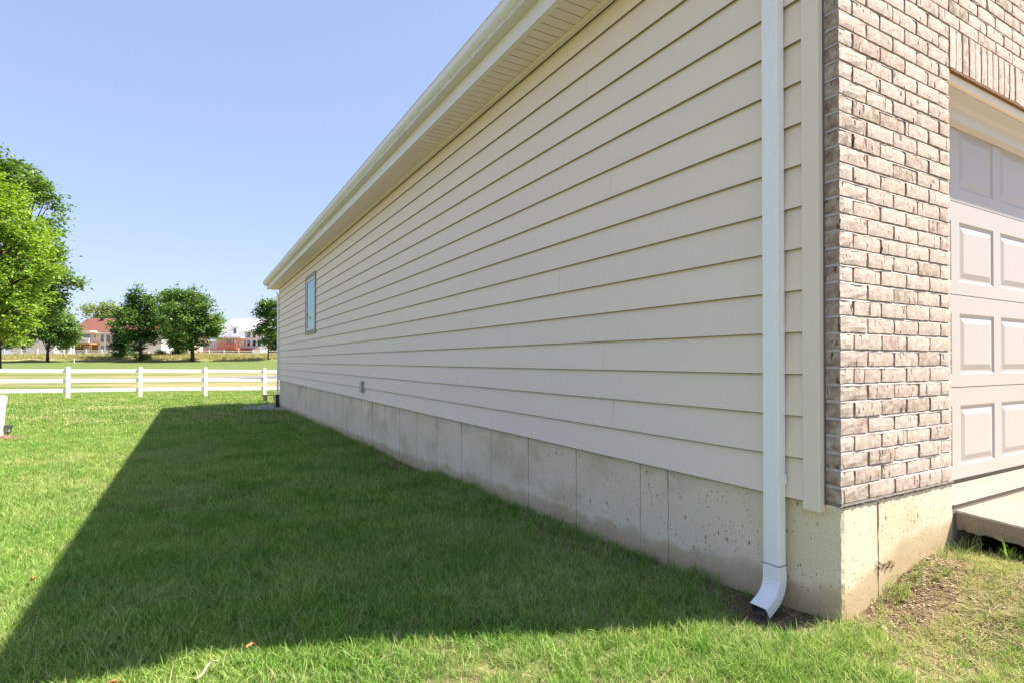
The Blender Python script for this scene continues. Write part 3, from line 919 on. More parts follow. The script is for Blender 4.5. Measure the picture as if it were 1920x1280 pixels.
def sweep(prof, frames, name, m, parent, cap=True, thick=False):
    """frames: (origin, a-axis, b-axis)"""
    vs = []; fs = []; n = len(prof)
    for o, a, b in frames:
        o, a, b = Vector(o), Vector(a), Vector(b)
        vs += [tuple(o + a*p[0] + b*p[1]) for p in prof]
    for i in range(len(frames)-1):
        for k in range(n): fs.append((i*n+k, i*n+(k+1) % n, (i+1)*n+(k+1) % n, (i+1)*n+k))
    if cap: fs.append(tuple(range(n)))
    ob = meshobj(name, vs, fs, m, parent)
    if thick:
        md = ob.modifiers.new('thickness', 'SOLIDIFY'); md.thickness = 0.0015; md.offset = 0; md.use_rim = True
    return ob
def downspout(tc, ztop, zbend, outlet=True, name_label=None):
    w, d = 0.074, 0.050
    prof = rib_profile(w, d)
    x0 = -0.029
    A = Vector((0, -1, 0)); B = Vector((-1, 0, 0))
    fr = [((x0, tc, z), A, B) for z in (ztop, (ztop+zbend)/2, zbend+0.03)]
    ds = sweep(prof, fr, 'downspout', M_SPOUT, house)
    # elbow: slightly larger sleeve, crimped curve kicking away from the wall
    pe = [(a*1.045, (b-d/2)*1.05+d/2) for a, b in prof]
    fr = []
    fr.append(((x0, tc, zbend+0.058), A, B)); fr.append(((x0, tc, zbend), A, B))
    R = 0.085; ang_end = rad(60); N = 15
    for i in range(1, N+1):
        th = ang_end*i/N
        # centre of curvature is outward from the wall
        cxx = x0-d-R+0.0; cz = zbend
        rr = (R+d)  # wall-side radius
        crimp = 0.0018 if i % 2 else -0.001
        p = Vector((cxx + (rr)*math.cos(th), tc, cz - rr*math.sin(th)))
        b = Vector((-math.cos(th), 0, math.sin(th)))
        fr.append((p - b*crimp, A*(1+crimp*6), b*(1+crimp*8)))
    # straight outlet
    th = ang_end; tan = Vector((-math.sin(th), 0, -math.cos(th))); b = Vector((-math.cos(th), 0, math.sin(th)))
    pl = Vector((cxx+rr*math.cos(th), tc, cz-rr*math.sin(th)))
    fr.append((pl+tan*0.012, A, b)); fr.append((pl+tan*0.050, A, b))
    if outlet:
        el = sweep(pe, fr, 'elbow', M_SPOUT, ds, cap=False, thick=True)
        el.data.materials.clear(); el.data.materials.append(M_SPOUT_IN); el.data.materials.append(M_SPOUT); el.modifiers['thickness'].material_offset = 1
        box('elbow_joint', (x0-d-0.003, x0+0.002, tc-w*0.54, tc+w*0.54, zbend+0.056, zbend+0.0595), simple('dark_joint_line', (0.25, 0.26, 0.28)), ds)
    for zz in ((ZB+0.055, ZB+2.3) if outlet else (ZB+0.3, ZB+1.7)):
        MB().box(-0.081, -0.028, tc-w/2-0.0045, tc-w/2-0.0025, zz, zz+0.045).build('strap', M_SPOUT, ds, bevel=0.0008)
    return ds, x0, d
ds, _, _ = downspout(0.2515, 3.262-0.30, 0.085)
# upper offset from the gutter outlet back to the wall (above the frame)
prof = rib_profile(0.074, 0.05)
A = Vector((0, -1, 0))
def upper(tc, parent):
    fr = [((-EV-0.012, tc, G0+0.001), A, Vector((-1, 0, 0))), ((-EV-0.012, tc, G0-0.05), A, Vector((-1, 0, 0.15))),
          ((-EV+0.03, tc, G0-0.10), A, Vector((-0.85, 0, 0.5))), ((-0.08, tc, G0-0.22), A, Vector((-0.85, 0, 0.5))), ((-0.035, tc, G0-0.27), A, Vector((-0.97, 0, 0.2))), ((-0.029, tc, G0-0.32), A, Vector((-1, 0, 0)))]
    sweep(prof, fr, 'offset_pipe', M_SPOUT, parent)
upper(0.2515, ds)
ds2, _, _ = downspout(LEN-0.03, 3.262-0.30, -0.05, outlet=False)
upper(LEN-0.03, ds2)
# black corrugated boot at the foot of the far downspout
mb = MB()
for i in range(8):
    e = 0.004 if i % 2 else 0
    mb.box(-0.11-e, -0.02+e, LEN-0.085-e, LEN+0.025+e, -0.62+0.078*i, -0.542+0.078*i-0.001)
mb.build('drain_boot', M_BLACK, ds2)

# ------------------------------------------------------------------ window
win = empty('window'); win.parent = house
fw = 0.085
def frame4(y0, y1, z0, z1, w, xa, xb, wt=None):
    mb = MB(); wt = wt or w
    mb.box(xa, xb, y0, y0+w, z0+wt, z1-wt); mb.box(xa, xb, y1-w, y1, z0+wt, z1-wt)
    mb.box(xa, xb, y0, y1, z1-wt, z1); mb.box(xa, xb, y0, y1, z0, z0+wt)
    return mb
frame4(WIN_T0+0.003, WIN_T1-0.003, WIN_Z0, WIN_Z1, fw, -0.042, 0.0).build('window_trim', M_WINTRIM, win, bevel=0.002)
frame4(WIN_T0+fw+0.003, WIN_T1-fw-0.003, WIN_Z0+fw, WIN_Z1-fw, 0.055, -0.032, 0.004).build('window_frame', M_VINYL, win, bevel=0.002)
box('pane', (-0.020, -0.016, WIN_T0+fw+0.056, WIN_T1-fw-0.056, WIN_Z0+fw+0.054, WIN_Z1-fw-0.054), M_PANE, win)

# outdoor outlet cover low on the wall
oc = box('outlet_box', (-0.048, -0.016, 6.98, 7.12, 0.535, 0.705), simple('grey_plastic_box', (0.42, 0.41, 0.37), 0.5), house, bevel=0.006)
box('outlet_cover', (-0.072, -0.052, 6.995, 7.105, 0.545, 0.69), simple('pale_plastic_cover', (0.55, 0.54, 0.49), 0.45), oc, bevel=0.006)
box('hinge_shadow_gap', (-0.0515, -0.0485, 7.0, 7.10, 0.55, 0.685), M_DARKGAP, oc)  # dark sheet standing for the shadow between box and cover

# ------------------------------------------------------------------ fences
M_FENCE = simple('white_vinyl_fence', (0.76, 0.76, 0.75), 0.4, 0.4, 0.02, 2)
def fence(p0, d, n, spacing, h, post, rail_z, rail_h, label, group, dz=None, zfun=None):
    zf = zfun or (lambda x, y: float(gz(x, y)))
    root = empty('rail_fence', (p0[0], p0[1], 0)); tag(root, label, 'fence')
    dn = Vector((d[0], d[1])).normalized(); ang = math.atan2(dn.y, dn.x)
    pm = MB().box(-post/2, post/2, -post/2, post/2, -0.3, h-0.03)
    pmesh_ = pm.mesh('post', M_FENCE, bevel=0.004)
    cm = MB(); q = post/2+0.008
    cm.box(-q, q, -q, q, h-0.03, h-0.012); cm.add([(-q, -q, h-0.012), (q, -q, h-0.012), (q, q, h-0.012), (-q, q, h-0.012), (0, 0, h+0.02)], [(0,1,4), (1,2,4), (2,3,4), (3,0,4)])
    cmesh = cm.mesh('post_cap', M_FENCE)
    for i in range(n):
        x = dn.x*spacing*i; y = dn.y*spacing*i; z = zf(p0[0]+x, p0[1]+y)
        po = inst('post', pmesh_, root, (x, y, z), (0, 0, ang))
        if post > 0.05: inst('post_cap', cmesh, po, (0, 0, 0))
        if i < n-1:
            x2 = dn.x*spacing*(i+1); y2 = dn.y*spacing*(i+1); z2 = zf(p0[0]+x2, p0[1]+y2)
            for rz in rail_z:
                L = spacing-post+0.01; mbx = MB()
                s = (post/2-0.005)
                za = z+(z2-z)*0+rz; zb = z2+rz
                vs = []
                for xx, zz in ((s, za), (spacing-s, zb)):
                    vs += [(xx, -0.019, zz), (xx, 0.019, zz), (xx, 0.019, zz+rail_h), (xx, -0.019, zz+rail_h)]
                mbx.add(vs, [(0,1,2,3), (7,6,5,4), (0,4,5,1), (1,5,6,2), (2,6,7,3), (3,7,4,0)])
                o = mbx.build('rail', M_FENCE, root); o.location = (x, y, 0); o.rotation_euler = (0, 0, ang)
    return root
U = (2.05, 1.21)
un = math.hypot(*U)
sp_ = 2.44
P0 = (-17.98 - 3*U[0]/un*sp_, 22.5 - 3*U[1]/un*sp_)
fence(P0, U, 12, sp_, 1.28, 0.13, (0.27, 0.665, 1.06), 0.14, 'white three rail vinyl fence crossing the yard behind the lawn', None)
fence((-104, 94.5), (73, 13.5), 34, 2.55, 1.15, 0.14, (0.12, 0.46, 0.82), 0.15, 'distant white rail fence along the bank below the houses', None)

# ------------------------------------------------------------------ leaves, trunks, trees
def crown_mesh(name, lobes, nleaf, size, m, seed, flat=0.0):
    """lobes: (x,y,z,r). leaf quads grouped into twig clumps scattered through each lobe's shell"""
    r = np.random.RandomState(seed)
    sub = []
    for (lx0, ly0, lz0, lr0) in lobes:
        ns = 16
        for q in range(ns):
            dd = r.normal(size=3); dd /= np.linalg.norm(dd)
            k = 0.35+0.55*r.rand()
            sub.append((lx0+dd[0]*lr0*k, ly0+dd[1]*lr0*k, lz0+dd[2]*lr0*k, lr0*(0.14+0.24*r.rand())))
    lobes = sub
    w = np.array([l[3]**2*(0.5+r.rand()) for l in lobes]); w = w/w.sum()
    P = []; T = []
    per = 26
    nclump = max(1, int(nleaf*0.72/per))
    li = r.choice(len(lobes), nclump, p=w)
    L = np.array(lobes)[li]
    d = r.normal(size=(nclump, 3)); d /= np.linalg.norm(d, axis=1)[:, None]
    rr = L[:, 3]*(0.45+0.62*r.rand(nclump)**0.6)
    cen = L[:, :3]+d*rr[:, None]
    ct = np.clip(0.5+0.5*(r.rand(nclump)-0.5)+0.5*(r.rand(len(lobes))[li]-0.5), 0, 1)
    csz = size*(1.2+2.0*r.rand(nclump))
    cen_r = np.repeat(cen, per, 0)
    off = r.normal(size=(len(cen_r), 3))*np.repeat(csz, per)[:, None]*np.array([1, 1, 0.55])
    pos = cen_r+off
    tint = np.clip(np.repeat(ct, per)*0.6+0.4*r.rand(len(pos)), 0, 1)
    n = len(pos)
    a = r.normal(size=(n, 3)); a[:, 2] *= 0.5; a /= np.linalg.norm(a, axis=1)[:, None]
    up = r.normal(size=(n, 3))*0.6+np.array([0, 0, 1.0])
    b = np.cross(up, a); b /= np.linalg.norm(b, axis=1)[:, None]+1e-9
    s = size*(0.6+0.8*r.rand(n))[:, None]
    v0 = pos-a*s; v1 = pos-b*s*0.45; v2 = pos+a*s; v3 = pos+b*s*0.45
    co = np.stack([v0, v1, v2, v3], 1).reshape(-1, 3).astype(np.float32)
    me = bpy.data.meshes.new(name)
    me.vertices.add(4*n); me.vertices.foreach_set('co', co.ravel())
    me.loops.add(4*n); me.loops.foreach_set('vertex_index', np.arange(4*n, dtype=np.int32))
    me.polygons.add(n); me.polygons.foreach_set('loop_start', np.arange(0, 4*n, 4, dtype=np.int32)); me.polygons.foreach_set('loop_total', np.full(n, 4, dtype=np.int32))
    me.update(calc_edges=True)
    at = me.attributes.new('tint', 'FLOAT', 'POINT'); at.data.foreach_set('value', np.repeat(tint, 4).astype(np.float32))
    me.materials.append(m)
    return me

def tree(name, label, Z, trunk_px, base_py, lobes_px, m, nleaf, size, seed, tr=0.25, cat='tree', group=None, depth=0.5):
    rg = random.Random(seed)
    x = WX(trunk_px, Z); zb = float(gz(x, Z)) if base_py is None else WZ(base_py, Z)
    zb = float(gz(x, Z))
    root = empty(name, (x, Z, zb)); tag(root, label, cat, group)
    lobes = []
    for (px, py, pr) in lobes_px:
        rr = pr/F*Z
        for dy in ((-depth, depth) if pr > 26 else (0,)):
            lobes.append((WX(px, Z)-x, (dy+rg.uniform(-0.2, 0.2))*rr*1.1, WZ(py, Z)-zb, rr*(0.88 if pr > 26 else 1)))
    top = max(l[2] for l in lobes)
    mb = MB()
    pts = []; rd = []
    cxm = sum(l[0] for l in lobes)/len(lobes)
    for i in range(7):
        t = i/6; pts.append((cxm*t*t*0.6+rg.uniform(-.1, .1)*t, rg.uniform(-.1, .1)*t, -0.3+(top*0.8+0.3)*t)); rd.append(tr*(1.25-0.25*min(1, t*4) if t < .25 else 1.0-0.85*(t-.2)))
    mb.tube(pts, rd, 10)
    for l in lobes:
        for q in range(2):
            t = rg.uniform(0.25, 0.6); st = Vector((cxm*t*t*0.6, 0, top*0.8*t))
            if st.z > l[2]: st.z = max(0.8, l[2]*0.5)
            en = Vector((l[0]+rg.uniform(-.6, .6)*l[3], l[1]+rg.uniform(-.6, .6)*l[3], l[2]+rg.uniform(-.2, .6)*l[3]))
            md = (st+en)/2+Vector((rg.uniform(-.1, .1), rg.uniform(-.1, .1), -0.05))*l[3]
            mb.tube([st, md, en], [tr*0.4, tr*0.24, tr*0.06], 6)
    mb.build('trunk', M_BARK, root, smooth=True)
    me = crown_mesh('crown', lobes, nleaf, size, m, seed)
    inst('crown', me, root, (0, 0, 0))
    return root

GT = 'trees beyond the near fence'
tree('maple_tree', 'large bright yellow-green tree filling the left edge of the photo', 42, -70, None,
     [(-70, 420, 115), (-30, 355, 55), (2, 378, 42), (26, 420, 42), (50, 455, 30), (60, 500, 34), (30, 540, 48), (8, 600, 46), (46, 590, 26), (30, 630, 20), (-60, 560, 90)], M_LEAF_BRIGHT, 60000, 0.15, 11, 0.4, group=GT)
tree('oak_tree', 'tall dark green tree with ragged top rising behind the large bright tree at left', 58, -10, None,
     [(-12, 335, 62), (30, 345, 46), (70, 355, 28), (92, 380, 24), (96, 425, 24), (88, 470, 28), (98, 520, 26), (122, 528, 16), (146, 530, 9), (105, 552, 22), (60, 560, 50), (15, 500, 70), (118, 575, 12)], M_LEAF_MID, 42000, 0.20, 12, 0.45, group=GT)
tree('small_tree', 'small spreading green tree with thin forked trunk left of the red roofed house', 85, 89, 678,
     [(92, 600, 32), (122, 606, 26), (66, 618, 24), (104, 632, 22), (138, 622, 17), (76, 588, 18), (122, 640, 14)], M_LEAF_MID, 15000, 0.22, 13, 0.19, group=GT)
tree('young_tree', 'green tree with leaning double trunk low at the left frame edge', 101, 48, None,
     [(12, 618, 32), (44, 628, 22), (-15, 630, 30), (28, 642, 13)], M_LEAF_MID, 8000, 0.28, 14, 0.22, group=GT)
tree('pale_tree', 'pale airy tree top showing above the red roof', 165, 172, None,
     [(163, 584, 17), (182, 580, 18), (203, 580, 18), (222, 584, 17), (190, 596, 16), (212, 598, 16), (240, 590, 14)], M_LEAF_PALE, 7000, 0.35, 15, 0.3, group=GT)
tree('dark_tree', 'dark green irregular tree in front of the red roof, trunk hidden by leaves', 88, 263, 675,
     [(262, 552, 18), (246, 570, 19), (282, 572, 21), (262, 592, 28), (236, 598, 19), (290, 602, 24), (262, 622, 24), (246, 630, 14), (284, 634, 16), (262, 650, 9), (266, 668, 6)], M_LEAF_DARK, 17000, 0.22, 16, 0.17, group=GT)
tree('columnar_tree', 'slim dark shrubby tree reaching the ground left of the dark irregular tree', 91, 225, 668,
     [(222, 618, 12), (226, 634, 13), (223, 650, 12), (225, 664, 8), (212, 604, 8)], M_LEAF_DARK, 5500, 0.22, 17, 0.12, group=GT)
tree('rounded_tree', 'broad rounded green tree with straight dark trunk in the middle of the far treeline', 86, 361, 678,
     [(330, 558, 24), (362, 560, 26), (388, 582, 25), (345, 588, 34), (378, 608, 30), (404, 610, 18), (340, 622, 26), (376, 634, 22), (400, 634, 14), (312, 572, 15), (352, 644, 14), (330, 640, 14)], M_LEAF_MID, 27000, 0.20, 18, 0.24, group=GT)
tree('rear_tree', 'dark green tree partly hidden behind the broad rounded tree', 96, 340, 668,
     [(312, 562, 20), (303, 590, 20), (318, 620, 18), (336, 634, 18), (340, 655, 10)], M_LEAF_MID, 8000, 0.24, 19, 0.28, group=GT)
tree('slender_tree', 'slender green tree with thin bare trunk beside the sided house corner', 88, 503, 672,
     [(500, 572, 13), (514, 578, 16), (488, 590, 12), (506, 600, 17), (490, 618, 13), (512, 626, 16), (496, 640, 9), (528, 600, 18)], M_LEAF_MID, 9500, 0.21, 20, 0.10, group=GT)
tree('hedge_tree', 'dense dark green tree behind the slender tree at the house corner', 108, 522, None,
     [(516, 630, 12), (520, 650, 13), (534, 640, 20), (516, 664, 9)], M_LEAF_DARK, 5500, 0.28, 21, 0.2, group=GT)
tree('garden_tree', 'low green tree between the small spreading tree and the red roofed house', 112, 125, None,
     [(112, 632, 10), (124, 640, 11), (136, 636, 9), (118, 650, 8)], M_LEAF_MID, 3000, 0.28, 22, 0.14, group=GT)
for i, (px, py_, r_, Z_, lab) in enumerate([(272, 668, 6, 89, 'small bush at the foot of the dark irregular tree'), (300, 664, 6, 97, 'low bush against the far fence between two trees'),
                                     (330, 664, 7, 97, 'rounded low bush left of the broad tree trunk'), (244, 660, 5, 99, 'low bush right of the slim dark tree')]):
    x = WX(px, Z_); z = float(gz(x, Z_)); rr = r_/F*Z_
    tag(inst('bush', crown_mesh('bush', [(0, 0, rr*0.8, rr), (rr*0.9, 0.2, rr*0.5, rr*0.7)], 900, 0.14, M_LEAF_DARK, 40+i), None, (x, Z_, z)), lab, 'bush', 'bushes near the far fence')

# ------------------------------------------------------------------ far houses
M_WWHITE = simple('white_house_siding', (0.64, 0.63, 0.63), 0.7, 0.2, 0.05, 0.5)
M_WPINK = simple('pinkish_house_siding', (0.54, 0.47, 0.44), 0.7, 0.2, 0.05, 0.5)
M_ROOFR = simple('red_brown_shingle', (0.18, 0.08, 0.06), 0.9, 0.1, 0.12, 0.8)
M_ROOFG = simple('pale_grey_shingle', (0.31, 0.30, 0.31), 0.9, 0.1, 0.10, 0.8)
M_ROOFB = simple('brown_shingle', (0.25, 0.16, 0.12), 0.9, 0.1, 0.15, 0.8)
M_WOODO = simple('orange_stained_wood', (0.48, 0.22, 0.08), 0.7, 0.2, 0.15, 2)
M_WOODR = simple('red_stained_wood', (0.52, 0.13, 0.06), 0.7, 0.2, 0.15, 2)
M_BRBR = simple('brown_brick_wall', (0.22, 0.12, 0.085), 0.9, 0.1, 0.2, 3)

class Far:
    def __init__(s, name, label, Z, cat='house'):
        s.Z = Z; s.root = empty(name, (0, Z, 0)); tag(s.root, label, cat)
    def b(s, name, px0, px1, py_top, py_bot, y0, y1, m, parent=None, bevel=0):
        """box by photo extents at this house's distance; y0,y1 depth offsets from the facade"""
        Z = s.Z; 
        return box(name, (WX(px0, Z), WX(px1, Z), y0, y1, WZ(py_bot, Z), WZ(py_top, Z)), m, parent or s.root, bevel)
    def window(s, px0, px1, py0, py1, mull=0, y=0.0, fw=0.10, arch=False):
        Z = s.Z; x0, x1, z0, z1 = WX(px0, Z), WX(px1, Z), WZ(py1, Z), WZ(py0, Z)
        f = MB()
        if arch:
            n = 10; cx = (x0+x1)/2
            # quarter-arch window: high side right
            out = [(x0, z0), (x1, z0), (x1, z1)] + [(x1-(x1-x0)*math.sin(math.pi/2*i/n), z0+(z1-z0)*(0.55+0.45*math.cos(math.pi/2*i/n))) for i in range(1, n+1)]
            f.v = []; ins = [(cx+(px-cx)*0.84, (z0+z1)/2+(pz-(z0+z1)/2)*0.90) for px, pz in out]
            k = len(out); vs = [(a, y-0.06, b) for a, b in out]+[(a, y-0.06, b) for a, b in ins]+[(a, y+0.02, b) for a, b in out]
            fs = [(i, (i+1) % k, k+(i+1) % k, k+i) for i in range(k)]+[(i, (i+1) % k, 2*k+(i+1) % k, 2*k+i) for i in range(k)]
            f.add(vs, fs); w = f.build('window', M_VINYL, s.root)
            meshobj('pane', [(a, y-0.045, b) for a, b in ins], [tuple(range(k))], M_FARPANE, w)
            return w
        f.box(x0, x0+fw, y-0.06, y+0.02, z0, z1); f.box(x1-fw, x1, y-0.06, y+0.02, z0, z1)
        f.box(x0+fw, x1-fw, y-0.06, y+0.02, z1-fw, z1); f.box(x0+fw, x1-fw, y-0.06, y+0.02, z0, z0+fw)
        w = f.build('window', M_VINYL, s.root)
        nn = mull+1; step = (x1-x0-2*fw)/nn
        for i in range(nn):
            a = x0+fw+step*i; box('pane', (a+(0.03 if i else 0.0), a+step-(0.03 if i < nn-1 else 0.0), y-0.040, y-0.030, z0+fw, z1-fw), M_FARPANE, w)
        for i in range(1, nn):
            a = x0+fw+step*i; box('mullion', (a-0.03, a+0.03, y-0.058, y+0.01, z0+fw, z1-fw), M_VINYL, w)
        return w
    def roof(s, px0, px1, py_eave, py_ridge, depth, m, hip=0.0, over=0.5):
        Z = s.Z; x0, x1 = WX(px0, Z)-over, WX(px1, Z)+over
        ze = WZ(py_eave, Z); D = depth
        # ridge sits further away, so raise it until it projects at the measured row
        Zr = Z+D/2; zr = WZ(py_ridge, Zr)
        h = hip*(x1-x0)
        vs = [(x0, -over, ze), (x1, -over, ze), (x1, D+over, ze), (x0, D+over, ze), (x0+h, D/2, zr), (x1-h, D/2, zr)]
        lo = [(v[0], v[1], v[2]-0.18) for v in vs[:4]]
        mb = MB().add(vs+lo, [(0,1,5,4), (2,3,4,5), (1,2,5), (3,0,4), (0,6,7,1), (1,7,8,2), (2,8,9,3), (3,9,6,0), (6,9,8,7)])
        r = mb.build('roof', m, s.root)
        box('fascia_board', (x0, x1, -over-0.06, -over-0.004, ze-0.22, ze+0.02), M_VINYL, r)
        return r

# red roofed house
h1 = Far('house', 'distant white house with red-brown roof, white balcony and tall windows', 125)
h1.b('wall', 140, 303, 624, 672, 0, 10, M_WWHITE)
h1.roof(136, 306, 624, 597, 10, M_ROOFR, 0.0)
h1.b('chimney_vent', 163, 168, 592, 600, 4, 4.7, M_BLACK)
h1.window(154.5, 171, 627, 637, 1); h1.window(175, 181, 627, 634)
for a, b_, c, d in [(188, 196, 626.5, 642), (198.5, 207, 626.5, 642), (210, 217, 626.5, 642), (188, 196, 646, 659), (198.5, 207, 646, 659), (210, 217, 646, 659)]: h1.window(a, b_, c, d)
# shade wall and sliding door under the deck
h1.b('lower_brick_wall', 140.2, 184, 646, 671, -0.05, -0.004, M_BRBR)
h1.window(158, 173, 648, 662, 1, y=-0.06)
dk = h1.b('deck', 138, 187, 643.2, 646, -3.0, -0.06, M_WOODO)
h1.b('balcony_roof', 150, 186, 621.2, 623.4, -2.6, -0.56, M_VINYL)
dp = h1.b('deck_post', 0, 1.3, 646, 671, -2.9, -2.72, M_VINYL)
dp.location.x = WX(141, 125)-WX(0, 125)
for px in (154,): 
    c = dp.copy(); COL.objects.link(c); c.location.x = WX(px, 125)-WX(0, 125)
h1.b('railing_top', 138, 186, 635.5, 636.6, -2.95, -2.85, M_VINYL); h1.b('railing_bottom', 138, 186, 641.6, 642.6, -2.95, -2.85, M_VINYL)
h1.b('privacy_panel', 171, 186, 634.6, 643, -2.84, -2.80, M_VINYL)
bal = MB().box(-0.02, 0.02, -2.93, -2.87, WZ(641.6, 125), WZ(636.6, 125)).mesh('baluster', M_VINYL)
for i in range(40): inst('baluster', bal, h1.root, (WX(138.5, 125)+i*0.14, 0, 0))
# diagonal brace of the stair
mb = MB(); Z = 125
vs = [(WX(176, Z), -2.6, WZ(662, Z)), (WX(178.5, Z), -2.6, WZ(662, Z)), (WX(187, Z), -2.6, WZ(647.5, Z)), (WX(184, Z), -2.6, WZ(647.5, Z))]
vs += [(x, -2.3, z) for x, _, z in vs]
mb.add(vs, [(0,1,2,3), (7,6,5,4), (0,4,5,1), (1,5,6,2), (2,6,7,3), (3,7,4,0)]).build('stair_stringer', M_WOODO, h1.root)
h1.window(262, 270, 652, 661); h1.window(284, 292, 630, 642)

# middle house, mostly behind trees
h2 = Far('house', 'distant pinkish white house with brown roof glimpsed between the dark and rounded trees', 131)
h2.b('wall', 262, 352, 640, 672, 0, 9, M_WPINK)
h2.roof(262, 352, 640, 612, 9, M_ROOFB, 0.15)
h2.window(268, 277, 650, 661); h2.window(300, 310, 645, 655, 1); h2.window(320, 328, 645, 656)

# white house on the right with red deck
h3 = Far('house', 'distant white house with pale grey roof, arched windows and red-orange deck', 122)
h3.b('wall', 404, 499, 620.5, 674, 0, 11, M_WWHITE)
h3.roof(402, 500, 620.5, 598, 11, M_ROOFG, 0.14)
h3.window(439.5, 447, 615.2, 627, y=-0.62)
d_ = h3.b('dormer', 436, 450, 612.5, 633.7, -0.55, 3.0, M_WWHITE)
h3.b('overhang_soffit', 404, 462, 632.6, 634.2, -2.6, -0.004, M_VINYL)
h3.b('upper_wall', 404, 461, 620.6, 632.6, -0.5, -0.004, M_WWHITE)
h3.window(424, 435, 636, 646, 1, y=0.0); h3.window(436, 443, 636, 648)
h3.window(462.5, 470.5, 620.5, 634.5, arch=True); h3.window(472.5, 480.5, 618, 634.5)
h3.window(457, 461.5, 636.5, 650); h3.window(462.5, 470.5, 636.5, 650); h3.window(472.5, 480.5, 636.5, 650); h3.window(482, 488.5, 636.5, 650)
h3.window(465, 478, 657, 661, 1)
h3.b('lower_wall', 420, 484, 655.5, 673, -0.2, -0.004, simple('tan_lower_wall', (0.42, 0.36, 0.28), 0.9))
h3.b('deck', 422, 457, 652.5, 655, -3.2, -0.21, M_WOODR); h3.b('balcony_floor', 457, 484, 652.8, 655.3, -1.6, -0.21, simple('dark_red_beam', (0.24, 0.035, 0.02), 0.7))
h3.b('deck_rail', 422.5, 457, 642.6, 643.8, -3.2, -3.1, M_WOODR); h3.b('deck_rail', 422.5, 457, 650.6, 651.6, -3.2, -3.1, M_WOODR)
for px in (423, 435.5, 447, 456): h3.b('deck_post', px-0.6, px+0.6, 642, 655, -3.22, -3.08, M_WOODR)
for px in (435, 450): h3.b('support_post', px-0.4, px+0.4, 655, 673, -3.1, -2.95, M_WOODR)
bal = MB().box(-0.025, 0.025, -3.17, -3.13, WZ(650.6, 122), WZ(643.8, 122)).mesh('baluster', M_WOODR)
for i in range(24): inst('baluster', bal, h3.root, (WX(423.5, 122)+i*0.16, 0, 0))
h3.b('white_pier', 484.5, 499, 655, 674, -3.0, -0.004, M_WWHITE); h3.b('low_white_wall', 478, 497, 661, 676, -3.6, -3.1, M_WWHITE)
h3.b('stair_rail', 368, 421, 654, 655.3, -2.8, -2.7, M_WOODR); h3.b('lower_deck', 366, 421, 659.5, 662, -3.4, -0.1, M_WOODR)
h3.b('lower_deck_wall', 380, 404, 640, 674, 0, 9, M_WWHITE)
# patio umbrella and furniture read as white shapes on the deck
pu = empty('patio_umbrella', (WX(449.5, 122), 119.9, WZ(652.4, 122))); tag(pu, 'folded white patio umbrella standing on the red-orange deck', 'umbrella')
MB().tube([(0, 0, 0), (0, 0, 1.7)], [0.03, 0.03], 6).build('pole', M_VINYL, pu)
MB().tube([(0, 0, 0.5), (0.02, 0, 0.9), (0, 0, 1.5), (0, 0, 1.72)], [0.22, 0.16, 0.14, 0.03], 8).build('folded_canopy', M_VINYL, pu)

# far left white gable house behind trees
h0 = Far('house', 'distant plain white gabled house behind the leftmost trees', 128)
h0.b('wall', 22, 103, 622, 672, 0, 9, M_WWHITE)
h0.roof(22, 103, 622, 600, 9, M_ROOFG, 0.0)
h0.window(60, 66, 634, 642); h0.window(84, 90, 650, 658)
tag(box('parked_car_cover', (0, 0.01, 0, 0.01, 0, 0.01), M_BLACK), None) if False else None

# white marker post in the field
bo = empty('marker_post', (WX(139, 82), 82, float(gz(WX(139, 82), 82)))); tag(bo, 'short white marker post standing alone in the mown field', 'post')
MB().tube([(0, 0, -0.1), (0, 0, 0.55)], [0.07, 0.07], 10).build('shaft', M_VINYL, bo); MB().tube([(0, 0, 0.55), (0, 0, 0.6)], [0.078, 0.05], 10).build('cap', M_VINYL, bo)

# ------------------------------------------------------------------ planter, lantern, bench
pz_ = float(gz(-8.75, 9.25))
pl = empty('planter', (-8.72, 9.2, pz_), rad(32)); tag(pl, 'tall tapered white square planter with banded rim cut by the left frame edge', 'planter')
def frustum(h0, h1, a, b):
    return MB().add([(-a, -a, h0), (a, -a, h0), (a, a, h0), (-a, a, h0), (-b, -b, h1), (b, -b, h1), (b, b, h1), (-b, b, h1)], [(0,3,2,1), (4,5,6,7), (0,1,5,4), (1,2,6,5), (2,3,7,6), (3,0,4,7)])
M_PLANT = simple('white_resin_planter', (0.74, 0.72, 0.73), 0.45, 0.4, 0.03, 3)
frustum(0, 0.475, 0.194, 0.213).build('body', M_PLANT, pl, bevel=0.006)
frustum(0.48, 0.535, 0.216, 0.222).build('rim_band', M_PLANT, pl, bevel=0.005)
frustum(0.54, 0.635, 0.226, 0.236).build('rim_band', M_PLANT, pl, bevel=0.005)
frustum(0.64, 0.685, 0.240, 0.215).build('rim_cap', M_PLANT, pl, bevel=0.01)
box('rim_gap', (-0.21, 0.21, -0.21, 0.21, 0.474, 0.642), simple('rim_groove', (0.3, 0.3, 0.31)), pl)
lx_, ly_ = WX(16, 9.5), 9.5
la = empty('path_light', (lx_, ly_, float(gz(lx_, ly_)))); tag(la, 'small black lantern garden light on a stake beside the white planter', 'garden light')
M_LBLK = simple('black_metal', (0.03, 0.03, 0.03), 0.4, 0.5)
MB().tube([(0, 0, -0.1), (0, 0, 0.06)], [0.012, 0.012], 8).build('stake', M_LBLK, la)
MB().tube([(0, 0, 0.055), (0, 0, 0.075)], [0.03, 0.045], 8).build('base', M_LBLK, la)
MB().tube([(0, 0, 0.175), (0, 0, 0.182), (0, 0, 0.195)], [0.082, 0.080, 0.03], 12).build('cap', M_LBLK, la)
